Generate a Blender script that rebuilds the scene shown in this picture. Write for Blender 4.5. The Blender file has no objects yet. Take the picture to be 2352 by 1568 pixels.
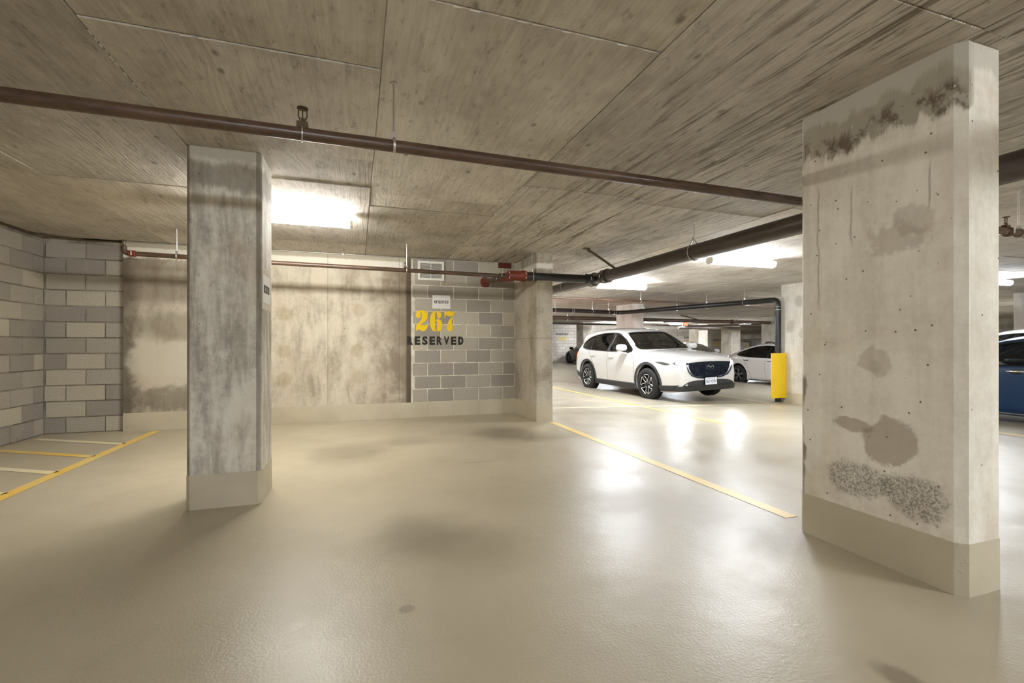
import bpy, bmesh, math, random
from mathutils import Vector, Matrix
from mathutils.bvhtree import BVHTree
from mathutils.geometry import tessellate_polygon
random.seed(7)
SC = bpy.context.scene
COL = SC.collection
PI = math.pi

# ------------------------------------------------------------------ camera, world, exposure
CAM_H = 1.11
CEIL = 2.45
cam_d = bpy.data.cameras.new('camera')
cam = bpy.data.objects.new('camera', cam_d)
COL.objects.link(cam)
cam.location = (0, 0, CAM_H)
cam.rotation_euler = (PI / 2, 0, -math.radians(18.35))
cam_d.sensor_width = 36.0
cam_d.lens = 1070.0 / 2352.0 * 36.0
cam_d.shift_y = 8.0 / 2352.0
cam_d.clip_start = 0.05
cam_d.clip_end = 200
SC.camera = cam
world = bpy.data.worlds.new('world')
SC.world = world
world.use_nodes = True
world.node_tree.nodes['Background'].inputs[0].default_value = (0, 0, 0, 1)
world.node_tree.nodes['Background'].inputs[1].default_value = 0
SC.view_settings.view_transform = 'Standard'
SC.view_settings.look = 'None'
SC.view_settings.gamma = 1
SC.view_settings.use_curve_mapping = False
SC.view_settings.exposure = 1.36
SC.cycles.max_bounces = 7
SC.cycles.diffuse_bounces = 4
SC.cycles.glossy_bounces = 3
SC.cycles.use_adaptive_sampling = True
SC.cycles.adaptive_threshold = 0.03
SC.cycles.transparent_max_bounces = 8
SC.cycles.sample_clamp_indirect = 6
TUBE = 72.0          # radiance of the fluorescent diffusers
SPOT = 9.0         # headlamp beam power


# ------------------------------------------------------------------ small helpers
def lin(c):
    c = c / 255.0
    return c / 12.92 if c <= 0.04045 else ((c + 0.055) / 1.055) ** 2.4


def rgb(r, g, b):
    return (lin(r), lin(g), lin(b), 1.0)


def zf(x, y):
    """height of the floor: level in the stall, falling away towards the aisle"""
    if x <= 2.7:
        return 0.0
    z = -0.027 * (x - 2.7)
    if y > 7.5:
        z += 0.013 * (y - 7.5) * min(1.0, (x - 2.7) / 9.0)
    return z


class MB:
    def __init__(self):
        self.v, self.f = [], []

    def add(self, verts, faces):
        o = len(self.v)
        self.v += [tuple(p) for p in verts]
        self.f += [tuple(i + o for i in f) for f in faces]
        return self

    def box(self, x0, x1, y0, y1, z0, z1):
        v = [(x, y, z) for z in (z0, z1) for y in (y0, y1) for x in (x0, x1)]
        return self.add(v, [(0, 2, 3, 1), (4, 5, 7, 6), (0, 1, 5, 4), (2, 6, 7, 3), (0, 4, 6, 2), (1, 3, 7, 5)])

    def cbox(self, c, s):
        return self.box(c[0] - s[0] / 2, c[0] + s[0] / 2, c[1] - s[1] / 2, c[1] + s[1] / 2, c[2] - s[2] / 2, c[2] + s[2] / 2)

    def prism(self, poly, z0, z1):
        """poly of (x, y), counter-clockwise"""
        n = len(poly)
        v = [(p[0], p[1], z0) for p in poly] + [(p[0], p[1], z1) for p in poly]
        f = [tuple(range(n - 1, -1, -1)), tuple(range(n, 2 * n))]
        f += [(i, (i + 1) % n, n + (i + 1) % n, n + i) for i in range(n)]
        return self.add(v, f)

    def chamfer_prism(self, x0, x1, y0, y1, z0, z1, c):
        return self.prism([(x0 + c, y0), (x1 - c, y0), (x1, y0 + c), (x1, y1 - c), (x1 - c, y1), (x0 + c, y1), (x0, y1 - c), (x0, y0 + c)], z0, z1)

    def tube(self, pts, r, n=12, cap=True):
        pts = [Vector(p) for p in pts]
        rs = r if isinstance(r, (list, tuple)) else [r] * len(pts)
        tang = []
        for i in range(len(pts)):
            a = pts[max(0, i - 1)]
            b = pts[min(len(pts) - 1, i + 1)]
            tang.append((b - a).normalized())
        up = Vector((0, 0, 1)) if abs(tang[0].z) < 0.9 else Vector((1, 0, 0))
        u = tang[0].cross(up).normalized()
        v, f = [], []
        for i, p in enumerate(pts):
            t = tang[i]
            u = (u - t * u.dot(t)).normalized()
            w = t.cross(u)
            for k in range(n):
                a = 2 * PI * k / n
                v.append(p + (u * math.cos(a) + w * math.sin(a)) * rs[i])
        for i in range(len(pts) - 1):
            for k in range(n):
                k2 = (k + 1) % n
                f.append((i * n + k, i * n + k2, (i + 1) * n + k2, (i + 1) * n + k))
        if cap:
            f.append(tuple(range(n - 1, -1, -1)))
            f.append(tuple((len(pts) - 1) * n + k for k in range(n)))
        return self.add(v, f)

    def ring(self, c, axis, R, r, n=24, m=8, a0=0.0, a1=2 * PI):
        """torus (or an arc of it) about axis through c"""
        ax = Vector(axis).normalized()
        e1 = ax.orthogonal().normalized() if abs(ax.z) > 0.9 else ax.cross(Vector((0, 0, 1))).normalized()
        e2 = ax.cross(e1)
        c = Vector(c)
        pts = []
        full = abs(a1 - a0) > 2 * PI - 1e-6
        cnt = n if full else n + 1
        for i in range(cnt):
            a = a0 + (a1 - a0) * i / n
            pts.append(c + (e1 * math.cos(a) + e2 * math.sin(a)) * R)
        v, f = [], []
        for i, p in enumerate(pts):
            d = (p - c).normalized()
            for k in range(m):
                b = 2 * PI * k / m
                v.append(p + d * math.cos(b) * r + ax * math.sin(b) * r)
        for i in range(cnt if full else cnt - 1):
            j = (i + 1) % cnt
            for k in range(m):
                k2 = (k + 1) % m
                f.append((i * m + k, j * m + k, j * m + k2, i * m + k2))
        return self.add(v, f)

    def lathe(self, prof, axis='y', n=40, c=(0, 0, 0)):
        """prof of (radius, along axis)"""
        v, f = [], []
        m = len(prof)
        for i in range(n):
            a = 2 * PI * i / n
            for (r, h) in prof:
                if axis == 'y':
                    v.append((c[0] + r * math.cos(a), c[1] + h, c[2] + r * math.sin(a)))
                elif axis == 'x':
                    v.append((c[0] + h, c[1] + r * math.cos(a), c[2] + r * math.sin(a)))
                else:
                    v.append((c[0] + r * math.cos(a), c[1] + r * math.sin(a), c[2] + h))
        for i in range(n):
            j = (i + 1) % n
            for k in range(m - 1):
                f.append((i * m + k, j * m + k, j * m + k + 1, i * m + k + 1))
        return self.add(v, f)

    def flat(self, poly3, normal, t):
        """a flat polygon given by 3-D points, with thickness t along normal"""
        nrm = Vector(normal) * t
        n = len(poly3)
        top = [Vector(p) + nrm for p in poly3]
        tris = tessellate_polygon([[Vector(p) for p in poly3]])
        v = top + [Vector(p) for p in poly3]
        f = [tuple(x) for x in tris] + [(i, (i + 1) % n, n + (i + 1) % n, n + i) for i in range(n)]
        return self.add(v, f)

    def mesh(self, name, fix=True):
        me = bpy.data.meshes.new(name)
        me.from_pydata(self.v, [], self.f)
        if fix:
            bm = bmesh.new()
            bm.from_mesh(me)
            bmesh.ops.recalc_face_normals(bm, faces=bm.faces)
            bm.to_mesh(me)
            bm.free()
        me.update()
        return me

    def build(self, name, mat, parent=None, smooth=0, fix=True):
        return obj(name, self.mesh(name, fix), mat, parent, smooth)


def obj(name, me, mat, parent=None, smooth=0):
    o = bpy.data.objects.new(name, me)
    COL.objects.link(o)
    if mat is not None:
        me.materials.clear()
        me.materials.append(mat)
    if smooth:
        me.shade_smooth()
        if smooth < 180:
            me.set_sharp_from_angle(angle=math.radians(smooth))
    if parent is not None:
        o.parent = parent
    return o


def tag(o, label=None, cat=None, group=None, kind=None):
    if label:
        o['label'] = label
    if cat:
        o['category'] = cat
    if group:
        o['group'] = group
    if kind:
        o['kind'] = kind
    return o


def empty(name, loc=(0, 0, 0), rz=0.0):
    o = bpy.data.objects.new(name, None)
    COL.objects.link(o)
    o.location = loc
    o.rotation_euler = (0, 0, rz)
    o.empty_display_size = 0.1
    return o


def copy_tree(o, parent=None):
    c = o.copy()
    COL.objects.link(c)
    c.parent = parent
    for ch in list(o.children):
        copy_tree(ch, c)
    return c


# ------------------------------------------------------------------ shader helpers
class G:
    def __init__(self, name):
        self.m = bpy.data.materials.new(name)
        self.m.use_nodes = True
        self.t = self.m.node_tree
        self.t.nodes.clear()
        self.out = self.t.nodes.new('ShaderNodeOutputMaterial')

    def n(self, kind, **kw):
        nd = self.t.nodes.new(kind)
        for k, v in kw.items():
            setattr(nd, k, v)
        return nd

    def put(self, sock, v):
        if isinstance(v, bpy.types.NodeSocket):
            self.t.links.new(v, sock)
        else:
            if sock.type == 'RGBA' and not isinstance(v, (int, float)) and len(v) == 3:
                v = (*v, 1)
            sock.default_value = v

    def pos(self):
        return self.n('ShaderNodeNewGeometry').outputs['Position']

    def obj(self):
        return self.n('ShaderNodeTexCoord').outputs['Object']

    def rand(self):
        return self.n('ShaderNodeObjectInfo').outputs['Random']

    def vm(self, op, a, b=None, out=0):
        nd = self.n('ShaderNodeVectorMath', operation=op)
        self.put(nd.inputs[0], a)
        if b is not None:
            if op == 'SCALE':
                self.put(nd.inputs['Scale'], b)
            else:
                self.put(nd.inputs[1], b)
        return nd.outputs['Value'] if op in ('LENGTH', 'DISTANCE', 'DOT_PRODUCT') else nd.outputs[0]

    def ma(self, op, a, b=0.0, c=None, clamp=False):
        nd = self.n('ShaderNodeMath', operation=op)
        nd.use_clamp = clamp
        self.put(nd.inputs[0], a)
        self.put(nd.inputs[1], b)
        if c is not None:
            self.put(nd.inputs[2], c)
        return nd.outputs[0]

    def noise(self, vec, scale=1.0, detail=4.0, rough=0.55, dist=0.0):
        nd = self.n('ShaderNodeTexNoise')
        self.put(nd.inputs['Vector'], vec)
        nd.inputs['Scale'].default_value = scale
        nd.inputs['Detail'].default_value = detail
        nd.inputs['Roughness'].default_value = rough
        nd.inputs['Distortion'].default_value = dist
        return nd.outputs['Fac']

    def voro(self, vec, scale):
        nd = self.n('ShaderNodeTexVoronoi')
        self.put(nd.inputs['Vector'], vec)
        nd.inputs['Scale'].default_value = scale
        return nd.outputs['Distance'], nd.outputs['Color']

    def mr(self, v, a, b, c=0.0, d=1.0, smooth=True):
        nd = self.n('ShaderNodeMapRange')
        nd.interpolation_type = 'SMOOTHSTEP' if smooth else 'LINEAR'
        self.put(nd.inputs['Value'], v)
        for i, x in zip((1, 2, 3, 4), (a, b, c, d)):
            nd.inputs[i].default_value = x
        return nd.outputs[0]

    def mix(self, f, a, b, mode='MIX'):
        nd = self.n('ShaderNodeMix', data_type='RGBA', blend_type=mode)
        self.put(nd.inputs[0], f)
        self.put(nd.inputs[6], a)
        self.put(nd.inputs[7], b)
        return nd.outputs[2]

    def sep(self, v):
        nd = self.n('ShaderNodeSeparateXYZ')
        self.put(nd.inputs[0], v)
        return nd.outputs

    def bump(self, h, strength=0.3, dist=0.01, normal=None):
        nd = self.n('ShaderNodeBump')
        nd.inputs['Strength'].default_value = strength
        nd.inputs['Distance'].default_value = dist
        self.put(nd.inputs['Height'], h)
        if normal is not None:
            self.put(nd.inputs['Normal'], normal)
        return nd.outputs[0]

    def bsdf(self, **kw):
        nd = self.n('ShaderNodeBsdfPrincipled')
        for k, v in kw.items():
            self.put(nd.inputs[k.replace('_', ' ')], v)
        self.t.links.new(nd.outputs[0], self.out.inputs[0])
        return nd


def simple(name, col, rough=0.5, metal=0.0, spec=0.5, **kw):
    g = G(name)
    g.bsdf(Base_Color=col, Roughness=rough, Metallic=metal, Specular_IOR_Level=spec, **kw)
    return g.m


def emit(name, col, strength):
    g = G(name)
    e = g.n('ShaderNodeEmission')
    e.inputs[0].default_value = col
    e.inputs[1].default_value = strength
    g.t.links.new(e.outputs[0], g.out.inputs[0])
    return g.m


def ellipse(g, P, c, r, amp=0.5, soft=0.25, nscale=6.0):
    d = g.vm('LENGTH', g.vm('DIVIDE', g.vm('SUBTRACT', P, c), r))
    if not hasattr(g, 'edge'):
        g.edge = {}
    key = 2.4 if nscale < 4 else 7.0
    if key not in g.edge:
        g.edge[key] = g.ma('SUBTRACT', g.noise(P, key, 5 if key > 4 else 2, 0.65, 0.5), 0.5)
    d = g.ma('ADD', d, g.ma('MULTIPLY', g.edge[key], amp * (4 if key > 4 else 1.6)))
    return g.mr(d, 1.0 - soft, 1.0 + soft, 1.0, 0.0)


def concrete(name, light, dark, cloud=0.9, streak=(7, 7, 1.0), w=(0.5, 0.3, 0.2), lo=0.36, hi=0.62, pits=0.6,
             rough=0.8, bump=0.35, marks=None, seed=(0, 0, 0)):
    g = G(name)
    P0 = g.pos()
    P = g.vm('ADD', P0, seed)
    a = g.noise(P, cloud, 5, 0.62, 0.3)
    b = g.noise(g.vm('MULTIPLY', P, streak), 1.0, 4, 0.65, 0.4)
    c = g.noise(P, 22.0, 4, 0.78)
    f = g.ma('ADD', g.ma('ADD', g.ma('MULTIPLY', a, w[0]), g.ma('MULTIPLY', b, w[1])), g.ma('MULTIPLY', c, w[2]))
    f = g.mr(f, lo, hi)
    col = g.mix(f, dark, light)
    # small warm and cool drifts in the cement
    col = g.mix(g.mr(g.noise(P, 2.3, 5, 0.65), 0.48, 0.7, 0.0, 0.35), col, rgb(196, 176, 156))
    d, vc = g.voro(P, 17.0)
    keep = g.mr(g.sep(vc)[0], 0.66, 0.70)
    pit = g.ma('MULTIPLY', g.mr(d, 0.05, 0.11, 1.0, 0.0), keep)
    pit = g.ma('MULTIPLY', pit, pits)
    col = g.mix(pit, col, (0.06, 0.055, 0.045, 1))
    if marks:
        col = marks(g, P0, col)
    h = g.ma('SUBTRACT', g.ma('ADD', g.ma('MULTIPLY', c, 0.5), g.ma('MULTIPLY', b, 0.4)), g.ma('MULTIPLY', pit, 1.2))
    g.bsdf(Base_Color=col, Roughness=rough, Specular_IOR_Level=0.3, Normal=g.bump(h, bump, 0.006))
    return g.m


M = {}
# floor: worn tan traffic coating with an orange-peel skin
g = G('floor_coating')
P = g.pos()
a = g.noise(P, 0.55, 5, 0.55)
b = g.noise(P, 3.2, 5, 0.6)
col = g.mix(g.mr(a, 0.35, 0.68), rgb(176, 165, 140), rgb(192, 181, 156))
col = g.mix(g.mr(b, 0.55, 0.8, 0, 0.25), col, rgb(160, 147, 120))
aisle = g.mr(g.sep(P)[0], 2.2, 4.5)
col = g.mix(g.ma('MULTIPLY', aisle, 0.5), col, rgb(168, 162, 148))
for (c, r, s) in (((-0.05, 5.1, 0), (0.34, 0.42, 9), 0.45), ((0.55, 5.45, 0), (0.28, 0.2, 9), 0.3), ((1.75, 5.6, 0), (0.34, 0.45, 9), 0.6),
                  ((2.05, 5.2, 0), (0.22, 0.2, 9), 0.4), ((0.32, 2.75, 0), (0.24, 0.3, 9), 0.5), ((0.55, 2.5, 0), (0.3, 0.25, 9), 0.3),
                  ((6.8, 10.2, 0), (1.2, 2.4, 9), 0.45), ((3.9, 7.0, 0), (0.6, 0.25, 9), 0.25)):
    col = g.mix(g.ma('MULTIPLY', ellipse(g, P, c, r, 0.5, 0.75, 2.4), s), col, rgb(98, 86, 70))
for (c, r, s) in (((1.72, 1.05, 0), (0.05, 0.09, 9), 0.6), ((0.2, 2.0, 0), (0.03, 0.03, 9), 0.5), ((1.1, 4.3, 0), (0.14, 0.02, 9), 0.35)):
    col = g.mix(g.ma('MULTIPLY', ellipse(g, P, c, r, 0.4, 0.4, 9.0), s), col, rgb(120, 105, 90))
d, vc = g.voro(P, 3.2)
speck = g.ma('MULTIPLY', g.mr(d, 0.02, 0.045, 1, 0), g.mr(g.sep(vc)[0], 0.8, 0.82))
col = g.mix(g.ma('MULTIPLY', speck, 0.7), col, rgb(70, 60, 50))
peel = g.noise(P, 75.0, 4, 0.65)
wave = g.noise(P, 7.0, 3, 0.5)
nrm = g.bump(peel, 0.38, 0.004)
nrm = g.bump(wave, 0.10, 0.02, nrm)
rough = g.mr(g.noise(P, 1.6, 5, 0.6), 0.35, 0.7, 0.295, 0.42)
g.bsdf(Base_Color=col, Roughness=rough, Specular_IOR_Level=0.5, Normal=nrm)
M['floor'] = g.m

# the same coating carried up the foot of walls and pillars
g = G('base_coating')
P = g.pos()
col = g.mix(g.mr(g.noise(P, 1.5, 4), 0.35, 0.7), rgb(184, 174, 150), rgb(200, 190, 166))
d, vc = g.voro(P, 11.0)
col = g.mix(g.ma('MULTIPLY', g.ma('MULTIPLY', g.mr(d, 0.05, 0.1, 1, 0), g.mr(g.sep(vc)[0], 0.9, 0.92)), 0.6), col, rgb(80, 70, 58))
bl = g.mr(g.noise(g.vm('MULTIPLY', P, (14, 14, 22)), 1.0, 4, 0.6), 0.62, 0.78)
g.bsdf(Base_Color=col, Roughness=0.45, Normal=g.bump(bl, 0.4, 0.006))
M['base'] = g.m


# ceiling: board-marked concrete cast on plywood, grain runs along y
def ceiling_mat(name, per_panel=True):
    g = G(name)
    P0 = g.pos()
    P = P0
    if per_panel:
        r = g.rand()
        cmb = g.n('ShaderNodeCombineXYZ')
        g.put(cmb.inputs[0], g.ma('MULTIPLY', r, 37.0))
        g.put(cmb.inputs[1], g.ma('MULTIPLY', r, 91.0))
        P = g.vm('ADD', P0, cmb.outputs[0])
    n1 = g.noise(g.vm('MULTIPLY', P, (1.7, 0.42, 1)), 1.0, 2, 0.5, 0.2)
    rings = g.ma('SINE', g.ma('MULTIPLY', n1, 170.0))
    rings = g.ma('MULTIPLY', g.ma('ADD', rings, 1.0), 0.5)
    lines = g.noise(g.vm('MULTIPLY', P, (60, 2.2, 1)), 1.0, 3, 0.6)
    cloud = g.noise(P, 0.8, 4, 0.62)
    blot = g.noise(g.vm('MULTIPLY', P, (5, 2.0, 1)), 1.0, 4, 0.7, 0.5)
    f = g.ma('ADD', g.ma('MULTIPLY', cloud, 0.45), g.ma('ADD', g.ma('MULTIPLY', lines, 0.18), g.ma('ADD', g.ma('MULTIPLY', blot, 0.28), g.ma('MULTIPLY', rings, 0.022))))
    col = g.mix(g.mr(f, 0.32, 0.60), rgb(160, 152, 140), rgb(206, 199, 188))
    # streaky darker boards towards the big pillar
    X, Y, Z = g.sep(P0)
    zone = g.ma('MULTIPLY', g.mr(X, 0.9, 2.0), g.mr(X, 3.2, 4.6, 1, 0))
    str2 = g.noise(g.vm('MULTIPLY', P0, (22, 1.3, 1)), 1.0, 4, 0.72, 0.6)
    col = g.mix(g.ma('MULTIPLY', g.mr(str2, 0.50, 0.66), g.ma('MULTIPLY', zone, 0.75)), col, rgb(88, 76, 60))
    if per_panel:
        tone = g.mr(g.rand(), 0, 1, 0.86, 1.10, False)
        col = g.mix(1.0, col, tone, 'MULTIPLY')
    mott = g.noise(g.vm('MULTIPLY', P, (1.0, 0.35, 1)), 24.0, 4, 0.75, 0.3)
    col = g.mix(g.mr(mott, 0.54, 0.72, 0, 0.5), col, rgb(104, 92, 75))
    col = g.mix(g.mr(mott, 0.30, 0.44, 0.3, 0), col, rgb(216, 207, 190))
    d, vc = g.voro(g.vm('MULTIPLY', P, (1.0, 0.6, 1)), 6.0)
    kn = g.ma('MULTIPLY', g.mr(d, 0.05, 0.15, 1, 0), g.mr(g.sep(vc)[0], 0.55, 0.6))
    col = g.mix(g.ma('MULTIPLY', kn, 0.6), col, rgb(84, 72, 56))
    h = g.ma('ADD', g.ma('MULTIPLY', rings, 0.16), g.ma('ADD', g.ma('MULTIPLY', lines, 0.7), g.ma('MULTIPLY', mott, 0.6)))
    g.bsdf(Base_Color=col, Roughness=0.85, Specular_IOR_Level=0.2, Normal=g.bump(h, 0.6, 0.008))
    return g.m


M['ceiling'] = ceiling_mat('ceiling_boards')
M['ceiling_far'] = ceiling_mat('ceiling_slab', False)


# marks on single walls and pillars
def band(g, P, axis, lo, hi, amp, nscale, soft=0.02):
    v = g.ma('ADD', g.sep(P)[axis], g.ma('MULTIPLY', g.ma('SUBTRACT', g.noise(g.vm('MULTIPLY', P, nscale), 1.0, 5, 0.65), 0.5), amp))
    return g.ma('MULTIPLY', g.mr(v, lo - soft, lo + soft), g.mr(v, hi - soft, hi + soft, 1.0, 0.0))


def marks_back(g, P, col):
    brown = rgb(112, 97, 80)
    # dark swathe on the side towards the blocks, dark top corner, left border
    X, Y, Z = g.sep(P)
    nb = g.noise(P, 1.8, 7, 0.7, 0.4)
    col = g.mix(g.ma('MULTIPLY', g.mr(g.ma('ADD', X, g.ma('MULTIPLY', g.ma('SUBTRACT', nb, 0.5), 2.0)), 0.05, 0.75), 0.72), col, brown)
    col = g.mix(g.ma('MULTIPLY', g.mr(g.ma('ADD', X, g.ma('MULTIPLY', g.ma('SUBTRACT', nb, 0.5), 0.5)), -2.82, -2.66, 1, 0), 0.8), col, rgb(84, 74, 60))
    col = g.mix(g.ma('MULTIPLY', band(g, P, 2, 1.62, 2.22, 0.7, (1.3, 1, 2.2), 0.15), g.ma('MULTIPLY', g.mr(X, -2.2, -1.4, 1, 0), 0.6)), col, rgb(112, 98, 82))
    col = g.mix(g.ma('MULTIPLY', ellipse(g, P, (-2.1, 7.25, 1.35), (0.7, 5, 0.2), 0.4, 0.4, 3.0), 0.5), col, rgb(110, 98, 80))
    col = g.mix(g.ma('MULTIPLY', ellipse(g, P, (-2.1, 7.25, 0.4), (0.75, 5, 0.16), 0.4, 0.35, 7.0), 0.6), col, rgb(98, 88, 72))
    col = g.mix(g.ma('MULTIPLY', ellipse(g, P, (-2.2, 7.25, 0.92), (0.6, 5, 0.25), 0.6, 0.15, 2.0), 0.8), col, rgb(206, 198, 178))
    for (x, z) in ((-0.98, 1.55), (-0.98, 1.02), (-0.98, 0.62), (0.02, 1.62), (0.0, 1.02), (0.03, 0.64)):
        col = g.mix(g.ma('MULTIPLY', ellipse(g, P, (x, 7.25, z), (0.1, 5, 0.095), 0.25, 0.25, 9.0), 0.4), col, rgb(160, 142, 110))
    # bleached strip right under the ceiling
    col = g.mix(g.ma('MULTIPLY', band(g, P, 2, 2.24, 2.38, 0.09, (16, 1, 3)), g.mr(X, 0.6, 0.75, 0.85, 0)), col, rgb(236, 230, 216))
    col = g.mix(g.mr(Z, 2.36, 2.39), col, rgb(178, 170, 150))
    # form joints
    for x in (-0.408, 0.602):
        j = g.ma('ABSOLUTE', g.ma('SUBTRACT', X, x))
        col = g.mix(g.mr(j, 0.002, 0.006, 0.5, 0), col, rgb(92, 80, 64))
    e = g.mr(X, 0.69, 0.72)
    col = g.mix(g.ma('MULTIPLY', e, 0.8), col, rgb(78, 68, 55))
    return col


def marks_big(g, P, col):
    X, Y, Z = g.sep(P)
    taupe = rgb(144, 128, 108)
    left = g.mr(X, 2.56, 2.6, 1, 0)
    # smeared grey repair below the slab with drips
    nz = g.ma('MULTIPLY', g.ma('SUBTRACT', g.noise(g.vm('MULTIPLY', P, (9, 9, 2.0)), 1.0, 6, 0.7), 0.5), 0.28)
    v = g.ma('ADD', Z, nz)
    col = g.mix(g.ma('MULTIPLY', g.mr(v, 2.16, 2.19), g.ma('MULTIPLY', left, 0.75)), col, rgb(142, 133, 115))
    col = g.mix(g.ma('MULTIPLY', g.ma('MULTIPLY', g.mr(v, 2.14, 2.2), g.mr(v, 2.24, 2.3, 1, 0)), g.ma('MULTIPLY', left, g.mr(g.noise(P, 9, 5, 0.7), 0.45, 0.6, 0, 0.9))), col, rgb(100, 86, 72))
    col = g.mix(g.ma('MULTIPLY', g.ma('MULTIPLY', g.mr(v, 2.15, 2.18), g.mr(v, 2.28, 2.31, 1, 0)), g.ma('MULTIPLY', left, g.mr(g.noise(P, 14, 5, 0.75), 0.62, 0.68, 0, 0.9))), col, rgb(214, 206, 188))
    dr = g.noise(g.vm('MULTIPLY', P, (15, 15, 1.4)), 1.0, 3, 0.6)
    col = g.mix(g.ma('MULTIPLY', g.ma('MULTIPLY', g.mr(dr, 0.64, 0.68), g.mr(Z, 1.9, 2.15)), g.ma('MULTIPLY', left, 0.8)), col, rgb(98, 88, 72))
    col = g.mix(g.mr(v, 2.33, 2.37, 0, 0.8), col, rgb(190, 184, 170))
    for (y, z, ry, rz, s) in ((1.60, 1.64, 0.15, 0.09, 0.35), (1.69, 1.03, 0.075, 0.075, 0.35), (1.62, 0.63, 0.12, 0.105, 0.6), (1.80, 0.685, 0.11, 0.04, 0.6), (1.52, 1.70, 0.1, 0.08, 0.3)):
        col = g.mix(g.ma('MULTIPLY', ellipse(g, P, (2.52, y, z), (9, ry, rz), 0.5, 0.14, 7.0), s), col, taupe)
    col = g.mix(g.ma('MULTIPLY', ellipse(g, P, (2.52, 1.68, 1.0), (9, 0.03, 0.03), 0.3, 0.3, 7.0), 0.6), col, rgb(178, 172, 150))
    sp = g.mr(g.noise(P, 90, 4, 0.8), 0.42, 0.62, 0.2, 0.85)
    for (y, z, ry, rz) in ((1.78, 0.40, 0.16, 0.085), (1.5, 0.38, 0.14, 0.10)):
        col = g.mix(g.ma('MULTIPLY', ellipse(g, P, (2.52, y, z), (9, ry, rz), 0.3, 0.2, 5.0), sp), col, rgb(112, 106, 97))
    # wet looking edge
    e = g.ma('ADD', Y, g.ma('MULTIPLY', g.ma('SUBTRACT', g.noise(P, 5, 5, 0.6), 0.5), 0.12))
    col = g.mix(g.ma('MULTIPLY', g.ma('MULTIPLY', g.mr(e, 2.06, 2.08), g.mr(Z, 0.9, 0.95, 0.8, 0)), left), col, rgb(116, 102, 84))
    # thin runs
    for (y, z0, z1) in ((1.99, 1.3, 2.05), (1.80, 1.6, 2.0), (1.44, 1.7, 2.0)):
        wob = g.ma('ADD', Y, g.ma('MULTIPLY', g.ma('SUBTRACT', g.noise(g.vm('MULTIPLY', P, (0, 0, 3)), 1.0, 3), 0.5), 0.10))
        ln = g.mr(g.ma('ABSOLUTE', g.ma('SUBTRACT', wob, y)), 0.002, 0.008, 0.45, 0)
        col = g.mix(g.ma('MULTIPLY', ln, g.ma('MULTIPLY', left, g.ma('MULTIPLY', g.mr(Z, z0, z0 + 0.1), g.mr(Z, z1 - 0.1, z1, 1, 0)))), col, rgb(118, 104, 90))
    return col


def marks_left(g, P, col):
    X, Y, Z = g.sep(P)
    nz = g.ma('MULTIPLY', g.ma('SUBTRACT', g.noise(g.vm('MULTIPLY', P, (8, 8, 2.0)), 1.0, 6, 0.7), 0.5), 0.25)
    v = g.ma('ADD', Z, nz)
    col = g.mix(g.ma('MULTIPLY', g.ma('MULTIPLY', g.mr(v, 2.14, 2.2), g.mr(v, 2.32, 2.38, 1, 0)), 0.6), col, rgb(112, 102, 84))
    col = g.mix(g.mr(g.ma('ADD', Z, g.ma('MULTIPLY', nz, 0.4)), 2.36, 2.40, 0, 0.9), col, rgb(188, 182, 166))
    e = g.mr(g.ma('ABSOLUTE', g.ma('SUBTRACT', X, -0.655)), 0.012, 0.02, 0.6, 0)
    col = g.mix(g.ma('MULTIPLY', e, g.mr(Y, 3.66, 3.68, 1, 0)), col, rgb(86, 78, 64))
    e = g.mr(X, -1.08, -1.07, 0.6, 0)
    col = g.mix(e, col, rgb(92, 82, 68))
    return col


def marks_pilaster(g, P, col):
    col = g.mix(g.ma('MULTIPLY', band(g, P, 2, 2.22, 2.30, 0.06, (10, 10, 4)), 0.9), col, rgb(232, 228, 216))
    j = g.ma('ABSOLUTE', g.ma('SUBTRACT', g.sep(P)[2], 1.21))
    return g.mix(g.mr(j, 0.003, 0.008, 0.5, 0), col, rgb(96, 86, 70))


def marks_far(g, P, col):
    for (y, z) in ((7.6, 2.05), (7.8, 1.5), (7.5, 1.35)):
        col = g.mix(g.ma('MULTIPLY', ellipse(g, P, (9.04, y, z), (9, 0.09, 0.12), 0.3, 0.3, 6.0), 0.45), col, rgb(150, 140, 122))
    return col


M['back'] = concrete('wall_concrete', rgb(206, 197, 177), rgb(158, 146, 127), 1.3, (7, 7, 1.6), (0.42, 0.4, 0.18), 0.36, 0.58, 0.8, marks=marks_back)
M['big'] = concrete('pillar_concrete_pale', rgb(234, 228, 213), rgb(206, 198, 182), 1.6, (8, 8, 0.9), (0.5, 0.3, 0.2), 0.36, 0.60, 0.9, bump=0.25, marks=marks_big)
M['left'] = concrete('pillar_concrete_grey', rgb(226, 220, 206), rgb(164, 157, 143), 1.8, (13, 13, 2.2), (0.34, 0.46, 0.2), 0.38, 0.6, 0.6, marks=marks_left)
M['pilaster'] = concrete('pilaster_concrete', rgb(198, 191, 174), rgb(146, 135, 118), 1.2, (4, 4, 1.0), (0.5, 0.3, 0.2), 0.36, 0.6, 1.0, marks=marks_pilaster)
M['farcon'] = concrete('pillar_concrete_far', rgb(214, 209, 198), rgb(176, 168, 154), 1.2, (4, 4, 1.0), (0.5, 0.3, 0.2), 0.36, 0.6, 0.8, marks=marks_far)
M['plain'] = concrete('wall_concrete_plain', rgb(184, 176, 160), rgb(130, 120, 104), 0.7)

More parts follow.
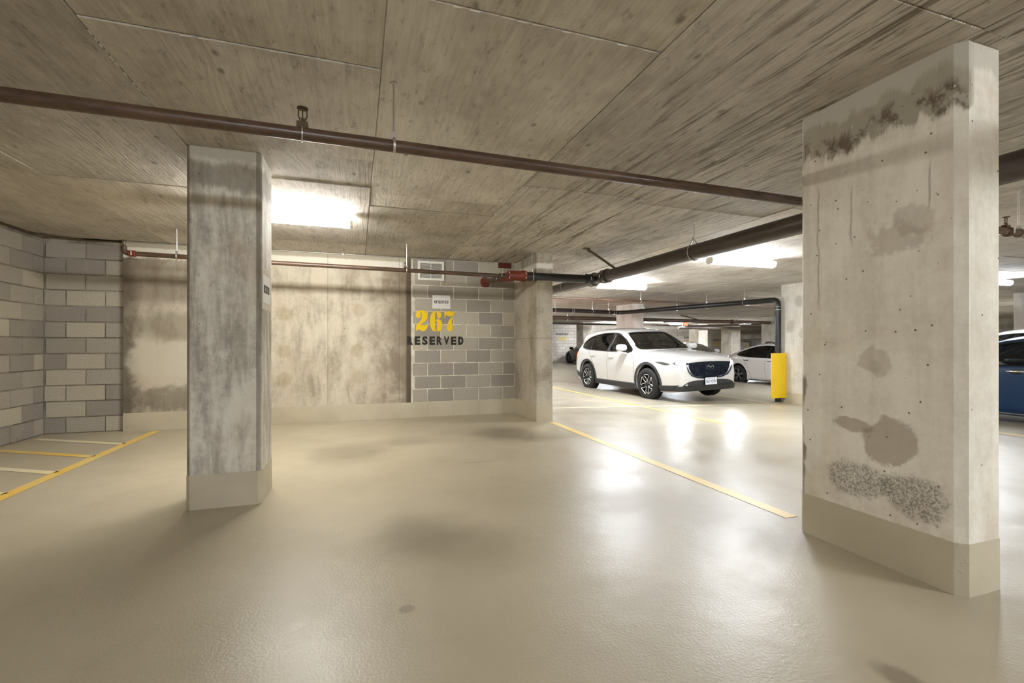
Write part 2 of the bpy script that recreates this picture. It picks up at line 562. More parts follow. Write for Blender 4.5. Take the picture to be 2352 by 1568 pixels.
# grey masonry: every block has its own tone
g = G('masonry_block')
P = g.pos()
r = g.rand()
c1 = g.mix(g.mr(r, 0.2, 0.8, 0, 1), rgb(156, 149, 140), rgb(176, 169, 156))
c1 = g.mix(g.mr(g.ma('FRACT', g.ma('MULTIPLY', r, 7.3)), 0.78, 0.82), c1, rgb(190, 183, 164))
f = g.noise(P, 60, 4, 0.75)
c1 = g.mix(g.mr(f, 0.35, 0.75, 0.0, 0.35), c1, rgb(105, 98, 90))
c1 = g.mix(g.mr(g.noise(P, 2.2, 5, 0.6), 0.45, 0.75, 0, 0.3), c1, rgb(176, 170, 152))
g.bsdf(Base_Color=c1, Roughness=0.9, Specular_IOR_Level=0.2, Normal=g.bump(f, 0.5, 0.004))
M['block'] = g.m
g = G('mortar')
P = g.pos()
c1 = g.mix(g.mr(g.noise(P, 8, 5, 0.6), 0.35, 0.65), rgb(196, 188, 170), rgb(222, 216, 200))
g.bsdf(Base_Color=c1, Roughness=0.9, Specular_IOR_Level=0.2, Normal=g.bump(g.noise(P, 50, 4), 0.4, 0.003))
M['mortar'] = g.m
g = G('mortar_dark')
c1 = g.mix(g.mr(g.noise(g.pos(), 3, 5, 0.6), 0.35, 0.65), rgb(120, 112, 100), rgb(168, 160, 146))
g.bsdf(Base_Color=c1, Roughness=0.9, Specular_IOR_Level=0.2)
M['mortar_dark'] = g.m
# far block wall: courses too small to pick apart
g = G('far_block_wall')
P = g.pos()
s = g.sep(P)
cmb = g.n('ShaderNodeCombineXYZ')
g.put(cmb.inputs[0], g.ma('ADD', s[0], s[1]))
g.put(cmb.inputs[1], s[2])
br = g.n('ShaderNodeTexBrick')
g.put(br.inputs['Vector'], cmb.outputs[0])
br.inputs['Scale'].default_value = 1.0
br.inputs['Brick Width'].default_value = 0.4
br.inputs['Row Height'].default_value = 0.2
br.inputs['Mortar Size'].default_value = 0.012
br.inputs['Color1'].default_value = rgb(214, 208, 198)
br.inputs['Color2'].default_value = rgb(198, 192, 182)
br.inputs['Mortar'].default_value = rgb(170, 163, 150)
col = g.mix(g.mr(g.noise(P, 1.1, 6, 0.65), 0.4, 0.65, 0.0, 0.45), br.outputs['Color'], rgb(160, 148, 132))
g.bsdf(Base_Color=col, Roughness=0.9, Specular_IOR_Level=0.2)
M['farblock'] = g.m


def pipe_mat(name, c0, c1, rough):
    g = G(name)
    P = g.pos()
    f = g.noise(g.vm('MULTIPLY', P, (2, 2, 9)), 1.5, 6, 0.7)
    col = g.mix(g.mr(f, 0.4, 0.65), c0, c1)
    sc = g.mr(g.noise(P, 14, 5, 0.75), 0.66, 0.72, 0, 0.5)
    col = g.mix(sc, col, rgb(150, 130, 110))
    g.bsdf(Base_Color=col, Roughness=g.mr(f, 0.3, 0.7, rough, rough + 0.15), Specular_IOR_Level=0.5)
    return g.m


M['pipe_brown'] = pipe_mat('pipe_brown_paint', rgb(72, 53, 41), rgb(96, 73, 57), 0.26)
M['pipe_dark'] = pipe_mat('pipe_dark_paint', rgb(62, 52, 46), rgb(80, 68, 60), 0.30)
M['pipe_black'] = simple('pipe_black', rgb(36, 34, 33), 0.32)
M['pipe_grey'] = simple('conduit_grey', rgb(140, 132, 122), 0.4, 0.4)
M['red'] = pipe_mat('coupling_red_paint', rgb(108, 40, 24), rgb(130, 56, 38), 0.35)
M['redpaint'] = simple('red_overspray', rgb(92, 32, 24), 0.7)
M['steel'] = simple('galvanised_steel', rgb(188, 184, 176), 0.35, 0.8)
M['rust'] = simple('rusty_clamp', rgb(84, 66, 44), 0.55, 0.4)
M['white_metal'] = simple('white_enamel', rgb(226, 222, 212), 0.4)
M['paper'] = simple('paper', rgb(226, 224, 220), 0.6)
M['tape'] = simple('clear_tape', rgb(196, 188, 172), 0.3)
M['ink'] = simple('black_ink', rgb(22, 22, 22), 0.7)
g = G('black_stencil_paint')
col = g.mix(g.mr(g.noise(g.pos(), 40, 4, 0.7), 0.4, 0.7), rgb(24, 22, 18), rgb(46, 42, 36))
g.bsdf(Base_Color=col, Roughness=0.7)
M['blackpaint'] = g.m
M['dark_void'] = simple('dark_opening', rgb(30, 28, 26), 0.9)


def line_paint(name, a, b):
    g = G(name)
    P = g.pos()
    f = g.noise(P, 1.3, 5, 0.65)
    col = g.mix(g.mr(f, 0.38, 0.62), a, b)
    col = g.mix(g.mr(g.noise(P, 9, 5, 0.7), 0.58, 0.72, 0, 0.5), col, rgb(206, 190, 150))
    g.bsdf(Base_Color=col, Roughness=0.4, Normal=g.bump(g.noise(P, 95.0, 3, 0.6), 0.2, 0.004))
    return g.m


M['yellow'] = line_paint('yellow_line_paint', rgb(240, 196, 84), rgb(236, 206, 124))
M['cream'] = line_paint('faded_line_paint', rgb(242, 224, 170), rgb(240, 230, 206))
M['num'] = simple('yellow_number_paint', rgb(240, 200, 0), 0.6)
M['numfar'] = simple('yellow_number_faded', rgb(222, 186, 84), 0.7)
g = G('yellow_guard')
col = g.mix(g.mr(g.noise(g.pos(), 5, 5, 0.7), 0.5, 0.75, 0, 0.4), rgb(248, 208, 20), rgb(222, 180, 30))
g.bsdf(Base_Color=col, Roughness=0.35)
M['guard'] = g.m

# ------------------------------------------------------------------ floor
XS = [-4.0, 2.7] + [2.7 + 0.5 * i for i in range(1, 64)]
YS = [-13, 2.0, 7.5] + [8 + 1.0 * i for i in range(0, 22)]
mb = MB()
v = [(x, y, zf(x, y)) for y in YS for x in XS]
nx = len(XS)
f = [(j * nx + i, j * nx + i + 1, (j + 1) * nx + i + 1, (j + 1) * nx + i) for j in range(len(YS) - 1) for i in range(nx - 1)]
mb.add(v, f)
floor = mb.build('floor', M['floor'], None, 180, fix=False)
tag(floor, 'glossy beige coated concrete parkade floor', 'floor', kind='structure')


def floor_strip(name, p0, p1, w, mat, label=None, n=12):
    p0, p1 = Vector(p0), Vector(p1)
    d = (p1 - p0)
    nrm = Vector((-d.y, d.x)).normalized() * (w / 2)
    mb = MB()
    v = []
    for i in range(n + 1):
        c = p0 + d * (i / n)
        for s in (-1, 1):
            q = c + nrm * s
            v.append((q.x, q.y, zf(q.x, q.y) + 0.002))
    mb.add(v, [(2 * i, 2 * i + 1, 2 * i + 3, 2 * i + 2) for i in range(n)])
    o = mb.build(name, mat, floor)
    for p in o.data.polygons:
        if p.normal.z < 0:
            p.flip()
    if label:
        o['label'] = label
    return o


floor_strip('stall_line', (2.655, 6.15), (2.655, 2.28), 0.10, M['yellow'], 'yellow stall line between the pilaster and the big pillar')
floor_strip('stall_line', (-2.46, 7.15), (-2.46, 2.2), 0.10, M['yellow'], 'yellow edge line of the hatched bay')
for k in range(8):
    y = 6.30 - 0.622 * k
    floor_strip('hatch_line', (-3.57, y + 0.66), (-2.50, y + 0.03), 0.085, M['yellow'] if k % 4 == 1 else M['cream'], 'pale slanted hatch line painted in the side bay')
floor_strip('aisle_line', (2.95, 7.66), (8.6, 7.72), 0.09, M['cream'], 'pale line across the aisle')
floor_strip('aisle_line', (5.2, 5.6), (5.05, 13.5), 0.09, M['yellow'], 'yellow line beside the white crossover')
floor_strip('aisle_line', (8.55, 7.9), (8.5, 11.5), 0.09, M['cream'])
floor_strip('stall_line', (8.85, 5.4), (8.85, 0.2), 0.10, M['yellow'], 'yellow stall line beside the blue car')

# ------------------------------------------------------------------ ceiling
ceiling = MB().box(-4.0, 34, -13, 29.5, CEIL + 0.012, CEIL + 0.25).build('ceiling', M['ceiling_far'])
tag(ceiling, 'raw concrete ceiling slab with plywood board marks', 'ceiling', kind='structure')
cols = [-3.70, -2.34, -1.09, 0.11, 1.33, 2.53, 4.04, 5.26, 6.48, 7.70, 8.92, 10.14, 11.36, 12.58]
seams = {0: [-0.4, 2.0, 4.1, 6.0], 1: [-0.26, 2.18, 4.62], 2: [-0.08, 2.36, 3.55, 4.15, 6.55], 3: [-0.62, 1.82, 4.30, 4.69],
         4: [-1.2, 1.25, 3.69, 6.13], 5: [-1.2, 1.25, 3.82, 6.3]}
deep = {(2, 2.36): 0.000, (2, 3.55): 0.005, (2, 4.15): -0.004, (2, -0.08): 0.006, (3, -0.62): 0.006, (3, 4.30): 0.005, (3, 4.69): -0.002, (4, -1.2): 0.004, (5, -1.2): -0.004}
for i in range(len(cols) - 1):
    ym = 7.24 if cols[i + 1] < 2.6 else 14.0
    ys = seams.get(i)
    if ys is None:
        o0 = (i * 0.83) % 2.44
        ys = [-1.5 + o0 + 2.44 * k for k in range(6)]
    ys = [-3.0] + [y for y in ys if -2.6 < y < ym - 0.3] + [ym]
    for a, b in zip(ys[:-1], ys[1:]):
        dz = deep.get((i, a), random.uniform(-0.004, 0.004))
        gap = 0.0022
        x0, x1, y0, y1 = cols[i] + gap, cols[i + 1] - gap, a + gap, b - gap
        z0 = CEIL + dz
        z1 = CEIL + 0.0125
        e = 0.004
        mb = MB()
        mb.add([(x0 + e, y0 + e, z0), (x1 - e, y0 + e, z0), (x1 - e, y1 - e, z0), (x0 + e, y1 - e, z0),
                (x0, y0, z0 + e * 0.5), (x1, y0, z0 + e * 0.5), (x1, y1, z0 + e * 0.5), (x0, y1, z0 + e * 0.5),
                (x0, y0, z1), (x1, y0, z1), (x1, y1, z1), (x0, y1, z1)],
               [(0, 3, 2, 1), (0, 1, 5, 4), (1, 2, 6, 5), (2, 3, 7, 6), (3, 0, 4, 7), (4, 5, 9, 8), (5, 6, 10, 9), (6, 7, 11, 10), (7, 4, 8, 11)])
        mb.build('panel', M['ceiling'], ceiling)
# thin cement fins squeezed through the form joints
fin_m = simple('cement_fin', rgb(196, 188, 172), 0.8)
for (x0, y0, x1, y1) in ((-1.08, 2.36, -0.1, 2.36), (0.36, 1.82, 1.3, 1.82), (-1.09, 2.45, -1.09, 3.1), (0.105, 4.2, 0.105, 6.5), (2.25, 1.25, 2.5, 1.25)):
    mb = MB()
    n = 14
    random.seed(int((x0 + y0) * 100))
    for k in range(n):
        if random.random() < 0.3:
            continue
        t0, t1 = k / n, (k + random.uniform(0.5, 0.95)) / n
        ax, ay = x0 + (x1 - x0) * t0, y0 + (y1 - y0) * t0
        bx, by = x0 + (x1 - x0) * t1, y0 + (y1 - y0) * t1
        hgt = random.uniform(0.002, 0.006)
        px, py = (0.0, 0.003) if abs(x1 - x0) > abs(y1 - y0) else (0.003, 0.0)
        mb.add([(ax - px, ay - py, CEIL), (ax + px, ay + py, CEIL), (bx + px, by + py, CEIL), (bx - px, by - py, CEIL),
                (ax, ay, CEIL - hgt), (bx, by, CEIL - hgt * 0.6)], [(0, 1, 4), (1, 2, 5, 4), (2, 3, 5), (3, 0, 4, 5)])
    mb.build('cement_fin', fin_m, ceiling)


# ------------------------------------------------------------------ masonry
def block_wall(parent, origin, along, normal, length, z0, z1, mat, first_offset, depth=0.012, ch=0.2, cl=0.406, joint=0.011):
    """single blocks proud of the mortar; along and normal are unit 2-D vectors"""
    ax, ay = along
    nx_, ny_ = normal
    row = 0
    z = z0
    while z < z1 - 0.02:
        zt = min(z + ch, z1)
        off = first_offset if row % 2 == 0 else first_offset - cl / 2
        s = off - cl * 3
        while s < length:
            a, b = max(s, 0.0), min(s + cl, length)
            if b - a > 0.03:
                a2, b2 = a + joint / 2, b - joint / 2
                zz0, zz1 = z + joint / 2, zt - joint / 2
                d = depth + random.uniform(-0.002, 0.003)
                e = 0.004
                pts = []
                for (q, m, zz) in ((a2, 0, zz0), (b2, 0, zz0), (b2, 0, zz1), (a2, 0, zz1), (a2 + e, d, zz0 + e), (b2 - e, d, zz0 + e), (b2 - e, d, zz1 - e), (a2 + e, d, zz1 - e)):
                    pts.append((origin[0] + ax * q + nx_ * m, origin[1] + ay * q + ny_ * m, zz))
                mb = MB().add(pts, [(4, 5, 6, 7), (0, 1, 5, 4), (1, 2, 6, 5), (2, 3, 7, 6), (3, 0, 4, 7)])
                mb.build('block', mat, parent)
            s += cl
        z += ch
        row += 1


random.seed(3)
# back wall: cast concrete in the middle, blocks to both sides
wall_back = MB().box(-2.856, 0.775, 7.25, 7.6, 0, CEIL).build('wall_back', M['back'])
tag(wall_back, 'stained cast concrete wall behind the parking stall', 'wall', kind='structure')
wall_bb = MB().box(0.775, 2.5, 7.256, 7.6, 0, CEIL).build('wall_back_blocks', M['mortar'])
tag(wall_bb, 'grey block wall painted with the stall number 267', 'wall', kind='structure')
block_wall(wall_bb, (0.80, 7.256), (1, 0), (0, -1), 1.66, 0.232, 2.45, M['block'], 0.23, 0.006, joint=0.014)
wall_lb = MB().box(-3.75, -2.856, 7.33, 7.6, 0, CEIL).build('wall_back_corner', M['mortar_dark'])
tag(wall_lb, 'grey block wall in the corner left of the concrete', 'wall', kind='structure')
block_wall(wall_lb, (-3.70, 7.33), (1, 0), (0, -1), 0.84, 0.0, 2.42, M['block'], 0.22)
wall_left = MB().box(-4.0, -3.712, -13, 7.6, 0, CEIL + 0.01).build('wall_left', M['mortar_dark'])
tag(wall_left, 'grey block wall along the hatched bay', 'wall', kind='structure')
block_wall(wall_left, (-3.712, 7.33), (0, -1), (1, 0), 4.2, 0.0, 2.42, M['block'], 0.19)
# the rest of the garage shell
w = MB().box(-4.0, 34, -13.3, -13, -1, CEIL + 0.01).build('wall_rear', M['plain'])
tag(w, 'plain concrete wall behind the viewer', 'wall', kind='structure')
w = MB().box(2.05, 2.5, 7.6, 28.0, -1, CEIL + 0.01).build('wall_inner', M['plain'])
tag(w, 'concrete wall running back beyond the pilaster', 'wall', kind='structure')
w = MB().box(31.5, 31.8, -13, 28.4, -1.2, CEIL + 0.01).build('wall_right', M['plain'])
tag(w, 'concrete end wall far down the garage', 'wall', kind='structure')
wall_far = MB().box(2.05, 31.8, 28.0, 28.4, -1.2, CEIL + 0.01).build('wall_far', M['farblock'])
tag(wall_far, 'pale block wall at the far end with reserved stall markings', 'wall', kind='structure')

# painted feet of the walls
HB = 0.232
o = MB().box(-2.858, 0.775, 7.246, 7.25, 0, HB).build('baseboard_back', M['base'])
tag(o, 'beige painted base band along the concrete wall', 'baseboard', kind='structure')
mb = MB()
for (a, b) in ((0.775, 1.03), (1.04, 1.44), (1.45, 1.85), (1.86, 2.26), (2.27, 2.47)):
    mb.box(a, b, 7.247, 7.262, 0, HB)
mb.box(0.775, 2.47, 7.251, 7.262, 0, HB)
o = mb.build('baseboard_blocks', M['base'])
tag(o, 'beige painted base band along the block wall', 'baseboard', kind='structure')


# ------------------------------------------------------------------ pillars
def pillar(x0, x1, y0, y1, mat, label, c=0.03, base=True, z0=None, name='pillar'):
    zb = (zf((x0 + x1) / 2, (y0 + y1) / 2) - 0.04) if z0 is None else z0
    p = MB().chamfer_prism(x0, x1, y0, y1, zb, CEIL + 0.006, c).build(name, mat)
    tag(p, label, 'pillar', kind='structure')
    if base:
        b = MB().chamfer_prism(x0 - 0.003, x1 + 0.003, y0 - 0.003, y1 + 0.003, zb, zf(x0, y0) + HB, c).build('base_coating', M['base'], p)
        b['label'] = 'beige painted foot'
    return p


pl = pillar(-1.092, -0.638, 3.648, 4.07, M['left'], 'slim grey stained concrete pillar in front of the wall', 0.026, z0=0.0)
pb = pillar(2.517, 2.80, 1.312, 2.12, M['big'], 'broad pale concrete pillar with brown patches in the foreground', 0.036, z0=0.0)
pp = pillar(2.462, 2.715, 6.285, 7.6, M['pilaster'], 'concrete pilaster at the end of the back wall', 0.012, z0=0.0)
pf = pillar(9.04, 9.46, 7.12, 8.05, M['farcon'], 'concrete pillar beside the yellow pipe guard', 0.02)
pillar(8.45, 8.88, 13.1, 14.1, M['farcon'], 'concrete pillar directly behind the white crossover roof', 0.02)
pillar(12.75, 13.35, 25.0, 25.9, M['farcon'], 'concrete pillar next to the dark car at the far wall', 0.02)
pillar(20.75, 21.5, 24.6, 25.5, M['farcon'], 'far concrete pillar between two reserved markings', 0.02)
pillar(24.0, 24.75, 25.2, 26.2, M['farcon'], 'far concrete pillar right of the pale stall marking', 0.02)
pillar(18.7, 19.3, 16.6, 17.75, M['farcon'], 'concrete pillar behind the white sedan', 0.02)
pillar(16.2, 16.8, 6.6, 7.4, M['farcon'], 'distant concrete pillar above the blue car', 0.02)
pillar(9.04, 9.46, -0.2, 0.7, M['farcon'], 'concrete pillar out of sight beside the blue car stall', 0.02)
o = MB().box(25.6, 31.0, 26.6, 27.0, 1.55, 1.9).build('trim_1', M['plain'])
tag(o, 'grey concrete beam low on the far wall', 'beam', kind='structure')


# ------------------------------------------------------------------ fluorescent fittings
def lamp_mat(name, col, s):
    return emit(name, col, s)


M['lamp'] = emit('fluorescent_diffuser', (0.955, 1.0, 1.07, 1), TUBE)
M['lamp_warm'] = emit('fluorescent_diffuser_warm', (1.0, 0.99, 0.95, 1), TUBE * 0.68)


def fixture(x, y, label, z=CEIL, L=1.22, mat='lamp', rz=0.0):
    root = empty('ceiling_light', (x, y, z), rz)
    tag(root, label, 'ceiling light', 'fluorescent ceiling lights')
    # housing plate, end caps, wraparound diffuser
    MB().box(-L / 2, L / 2, -0.04, 0.04, -0.075, -0.045).box(-0.45, -0.41, -0.02, 0.02, -0.05, 0.004).box(0.41, 0.45, -0.02, 0.02, -0.05, 0.004).build('housing', M['white_metal'], root)
    prof = [(-0.055, -0.05), (-0.066, -0.085), (-0.054, -0.125), (-0.022, -0.142), (0.022, -0.142), (0.054, -0.125), (0.066, -0.085), (0.055, -0.05)]
    n = len(prof)
    a, b = -L / 2 + 0.02, L / 2 - 0.02
    MB().add([(a, p[0], p[1]) for p in prof] + [(b, p[0], p[1]) for p in prof],
             [(i, i + 1, n + i + 1, n + i) for i in range(n - 1)]).build('diffuser', M[mat], root)
    for s in (-1, 1):
        xx = s * (L / 2 - 0.01)
        v = [(xx - 0.011, p[0] * 1.06, p[1] * 1.03) for p in prof] + [(xx + 0.011, p[0] * 1.06, p[1] * 1.03) for p in prof]
        MB().add(v, [tuple(range(n)), tuple(range(2 * n - 1, n - 1, -1))] + [(i, (i + 1) % n, n + (i + 1) % n, n + i) for i in range(n)]).build('end_cap', M['white_metal'], root)
    return root


fixture(-0.66, 5.05, 'fluorescent light behind the slim grey pillar', mat='lamp_warm')
fixture(5.53, 5.60, 'fluorescent light just left of the broad pale pillar')
fixture(5.35, 8.73, 'fluorescent light under the dark pipe junction')
fixture(11.85, 5.75, 'fluorescent light above the blue car right of the broad pillar')
fixture(14.35, 24.9, 'far fluorescent light left of the pillar behind the crossover')
fixture(15.1, 21.4, 'far fluorescent light right of the pillar behind the crossover')
fixture(18.8, 24.2, 'far fluorescent light beside the orange exit sign')
fixture(22.2, 22.0, 'far fluorescent light above the white sedan', L=2.44, rz=1.2)
for (x, y, t) in ((11.9, 8.7, 'behind the broad pale pillar'), (17.9, 11.0, 'deep in the garage behind the broad pillar'), (24.0, 13.0, 'in the farthest bay behind the broad pillar'),
                  (4.2, 12.6, 'behind the back wall pilaster'), (5.4, 16.5, 'farther back behind the pilaster'), (7.0, 20.5, 'near the far wall behind the pilaster'), (20.5, 8.0, 'far right beyond the blue car')):
    fixture(x, y, 'added unseen fluorescent light ' + t)  # unseen fittings added to brighten the far bays
for (x, y, t) in ((-0.9, -3.6, 'the hatched bay'), (4.9, -1.5, 'the broad pale pillar'), (11.9, -1.2, 'the blue saloon'), (-0.9, -8.0, 'the slim grey pillar, added as fill'), (5.3, -6.5, 'the middle of the drive, added as fill'), (12.0, -7.0, 'the far drive, added as fill'), (18.0, 1.0, 'the right end')):
    fixture(x, y, 'fluorescent light behind the viewer in line with ' + t)  # the rearmost row is added fill light for upright faces turned to the viewer


# ------------------------------------------------------------------ pipes
def hanger_ring(parent, p, axis, r, rod_top=CEIL, mat='steel', swivel=False):
    """loop hanger with threaded rod up to the slab"""
    x, y, z = p
    mb = MB()
    R = r + 0.004
    if swivel:      # teardrop band
        ax = Vector(axis)
        side = ax.cross(Vector((0, 0, 1))).normalized()
        pts = []
        for k in range(17):
            a = math.radians(-60 - 240 * k / 16) + math.radians(120)
            a = math.radians(30 - 240 * k / 16)
            pts.append(Vector(p) + side * math.cos(a) * R + Vector((0, 0, 1)) * math.sin(a) * R)
        top = Vector((x, y, z + r + 0.07))
        pts = [top] + pts + [top]
        mb.tube(pts, 0.006, 6)
        mb.cbox(top, (0.02, 0.02, 0.03))
    else:
        mb.ring(p, axis, R + 0.002, 0.0075, 20, 6)
        mb.cbox((x, y, z + R + 0.018), (0.022, 0.022, 0.035))
    ring = mb.build('hanger', M[mat], parent, 60)
    MB().tube([(x, y, z + R + 0.02), (x, y, rod_top)], 0.0055, 8).add([], []).build('rod', M[mat], ring)
    MB().lathe([(0.0, 0), (0.018, 0), (0.018, 0.004), (0.0, 0.004)], 'z', 12, (x, y, rod_top - 0.004)).build('washer', M[mat], ring)
    return ring


def coupling(parent, p, axis, r, mat='pipe_brown', L=0.09, name='coupling'):
    a = Vector(axis).normalized()
    P_ = Vector(p)
    mb = MB()
    prof = [(-L / 2, r * 1.08), (-L / 2 + 0.008, r * 1.36), (-L / 4, r * 1.25), (0, r * 1.3), (L / 4, r * 1.25), (L / 2 - 0.008, r * 1.36), (L / 2, r * 1.08)]
    mb.tube([P_ + a * s for s, _ in prof], [q for _, q in prof], 18)
    o = mb.build(name, M[mat], parent, 50)
    side = a.cross(Vector((0, 0, 1)))
    side = side.normalized() if side.length > 0.1 else Vector((1, 0, 0))
    for s in (-1, 1):
        c = P_ + side * s * r * 1.4
        MB().tube([c - Vector((0, 0, 0.022)), c + Vector((0, 0, 0.022))], 0.008, 8).build('bolt', M['steel'], o)
    return o


def pipe(name, pts, r, mat, label, cat='pipe', n=18, group=None):
    o = MB().tube(pts, r, n).build(name, M[mat], None, 50)
    tag(o, label, cat, group)
    return o


def arc(p0, corner, p1, rad, n=6):
    """points rounding a corner"""
    c, a, b = Vector(corner), Vector(p0), Vector(p1)
    d0, d1 = (a - c).normalized(), (b - c).normalized()
    s, e = c + d0 * rad, c + d1 * rad
    return [s.lerp(c, t).lerp(c.lerp(e, t), t) for t in [i / n for i in range(n + 1)]]


# main brown pipe above the stall
RM = 0.031
main = pipe('sprinkler_pipe', [(-3.7, 2.46, 2.135), (0.2, 2.46, 2.13), (3.0, 2.46, 2.112), (3.412, 2.46, 2.109)], RM, 'pipe_brown',
            'long brown sprinkler pipe crossing the stall in front of the slim pillar')
hanger_ring(main, (0.178, 2.46, 2.130), (1, 0, 0), RM)
coupling(main, (3.365, 2.46, 2.109), (1, 0, 0), RM, 'pipe_dark', 0.08)
mb = MB()       # clip of the band hanger next to the rod
mb.ring((-0.255, 2.46, 2.131), (1, 0.12, 0), RM + 0.004, 0.004, 20, 6)
o = mb.build('band', M['steel'], main, 60)
MB().tube([(-0.255, 2.455, 2.16), (-0.26, 2.45, 2.20)], 0.003, 6).build('stem', M['steel'], o)


def sprinkler_head(parent, p, up=True, s=1.0):
    x, y, z = p
    mb = MB()
    mb.cbox((x, y, z + 0.012 * s), (0.05 * s, 0.04 * s, 0.03 * s))
    mb.tube([(x, y, z), (x, y, z + 0.045 * s)], 0.014 * s, 8)
    for k in (-1, 1):
        mb.tube([(x + k * 0.012 * s, y, z + 0.04 * s), (x + k * 0.02 * s, y, z + 0.06 * s), (x + k * 0.018 * s, y, z + 0.088 * s), (x, y, z + 0.096 * s)], 0.0035 * s, 6)
    mb.tube([(x, y, z + 0.045 * s), (x, y, z + 0.09 * s)], 0.003 * s, 6)
    mb.lathe([(0.0, 0.0), (0.026 * s, 0.0), (0.026 * s, 0.004 * s), (0.0, 0.005 * s)], 'z', 14, (x, y, z + 0.094 * s))
    return mb.build('sprinkler_head', M['rust'], parent, 40)


sprinkler_head(main, (-0.252, 2.46, 2.158))
main2 = pipe('sprinkler_pipe', [(3.588, 2.46, 2.106), (6.0, 2.46, 2.075), (14.0, 2.46, 2.06)], RM, 'pipe_brown', 'brown sprinkler pipe right of the broad pale pillar')
coupling(main2, (5.30, 2.46, 2.083), (1, 0, 0), RM, 'rust', 0.05, 'clamp')
hanger_ring(main2, (5.46, 2.46, 2.082), (1, 0, 0), RM)
sprinkler_head(main2, (5.28, 2.46, 2.11))
# wall pipe with red fittings
YW = 6.31
RW = 0.027
wp = pipe('sprinkler_pipe', [(-2.40, YW, 2.136), (-0.9, YW, 2.112), (2.0, YW, 2.088)], RW, 'pipe_brown',
          'thin brown sprinkler pipe along the back wall ending in an elbow')
coupling(wp, (-2.40, YW, 2.136), (1, 0, 0), RW, 'red', 0.07, 'red_coupling')
mb = MB().tube(arc((-2.40, YW, 2.136), (-2.48, YW, 2.139), (-2.48, YW, 2.2), 0.055) + [Vector((-2.48, YW, 2.205))], RW * 1.1, 12)
mb.build('elbow', M['pipe_brown'], wp, 50)
sprinkler_head(wp, (-2.48, YW, 2.195), s=0.9)
hanger_ring(wp, (-1.975, YW, 2.129), (1, 0, 0), RW)
hanger_ring(wp, (0.62, YW, 2.099), (1, 0, 0), RW)
sprinkler_head(wp, (0.60, YW, 2.12), s=0.8)
coupling(wp, (1.93, YW, 2.089), (1, 0, 0), RW, 'pipe_brown', 0.06)
# red tee, branch to the wall, black pipe to the junction
tee = empty('pipe_tee', (2.12, YW, 2.10))
tag(tee, 'red pipe tee with branch into the block wall', 'pipe tee')
RB = 0.062
rp = MB()
rp.tube([(-0.10, 0, 0), (-0.085, 0, 0), (-0.05, 0, 0), (0.10, 0, 0), (0.13, 0, 0), (0.15, 0, 0), (0.19, 0, 0)], [0.05, 0.07, 0.07, 0.072, 0.084, 0.084, 0.07], 20)
rp.build('body', M['red'], tee, 50)
rp = MB().tube([(-0.02, 0.03, -0.01), (-0.06, 0.22, 0.0), (-0.08, 0.30, 0.0)], [0.066, 0.066, 0.058], 18)
rp.build('branch', M['red'], tee, 50)
coupling(tee, (-0.085, 0.36, 0.005), (-0.08, 1, 0.0), 0.046, 'pipe_brown', 0.10)
MB().tube([(-0.085, 0.3, 0.005), (-0.17, 0.94, 0.02)], 0.045, 16).build('branch_pipe', M['pipe_brown'], tee, 50)
MB().tube([(-0.155, 0.80, 0.02), (-0.16, 0.86, 0.02), (-0.165, 0.90, 0.02), (-0.168, 0.938, 0.02)], [0.05, 0.066, 0.07, 0.085], 20).build('flange', M['red'], tee, 50)
for (x, z) in ((0.16, 0.03), (0.16, -0.03), (-0.09, 0.03), (-0.09, -0.04)):
    MB().tube([(x, -0.075, z - 0.014), (x, -0.075, z + 0.014)], 0.008, 8).build('bolt', M['steel'], tee)
o = MB().box(2.17, 2.39, 7.235, 7.25, 2.36, 2.448).build('painted_patch', M['redpaint'], wall_bb)
o['label'] = 'dark red painted patch under the ceiling'
blk = pipe('drain_pipe', [(2.313, YW, 2.10), (3.405, YW + 0.02, 2.105)], RB, 'pipe_black', 'short black pipe from the red tee to the dark main')
hanger_ring(blk, (2.40, YW, 2.10), (1, 0, 0), RB)
coupling(blk, (3.32, YW + 0.018, 2.105), (1, 0, 0), RB, 'pipe_black', 0.10)
# thick dark main along the aisle
RD = 0.084
dm = pipe('drain_pipe', [(3.5, -3.0, 2.10), (3.5, 2.0, 2.112), (3.5, 4.2, 2.125), (3.5, 6.3, 2.13), (3.5, 9.5, 2.15), (3.5, 10.4, 2.155)], RD, 'pipe_dark',
          'thick dark main pipe running past the broad pale pillar', n=24)
hanger_ring(dm, (3.5, 4.22, 2.125), (0, 1, 0), RD, swivel=True)
hanger_ring(dm, (3.5, 7.55, 2.14), (0, 1, 0), RD, swivel=True)
hanger_ring(dm, (3.5, 1.1, 2.11), (0, 1, 0), RD, swivel=True)
coupling(dm, (3.5, 6.12, 2.13), (0, 1, 0), RD * 0.93, 'pipe_dark', 0.14)
coupling(dm, (3.5, 6.52, 2.13), (0, 1, 0), RD * 0.93, 'pipe_dark', 0.14)
MB().tube([(3.5, 5.85, 2.2), (3.02, 5.78, 2.43)], 0.017, 10).build('brace', M['rust'], dm, 60)
MB().cbox((3.0, 5.78, 2.44), (0.09, 0.05, 0.02)).tube([(3.0, 5.78, 2.445), (3.06, 5.79, 2.40)], 0.022, 8).build('brace_foot', M['rust'], dm)
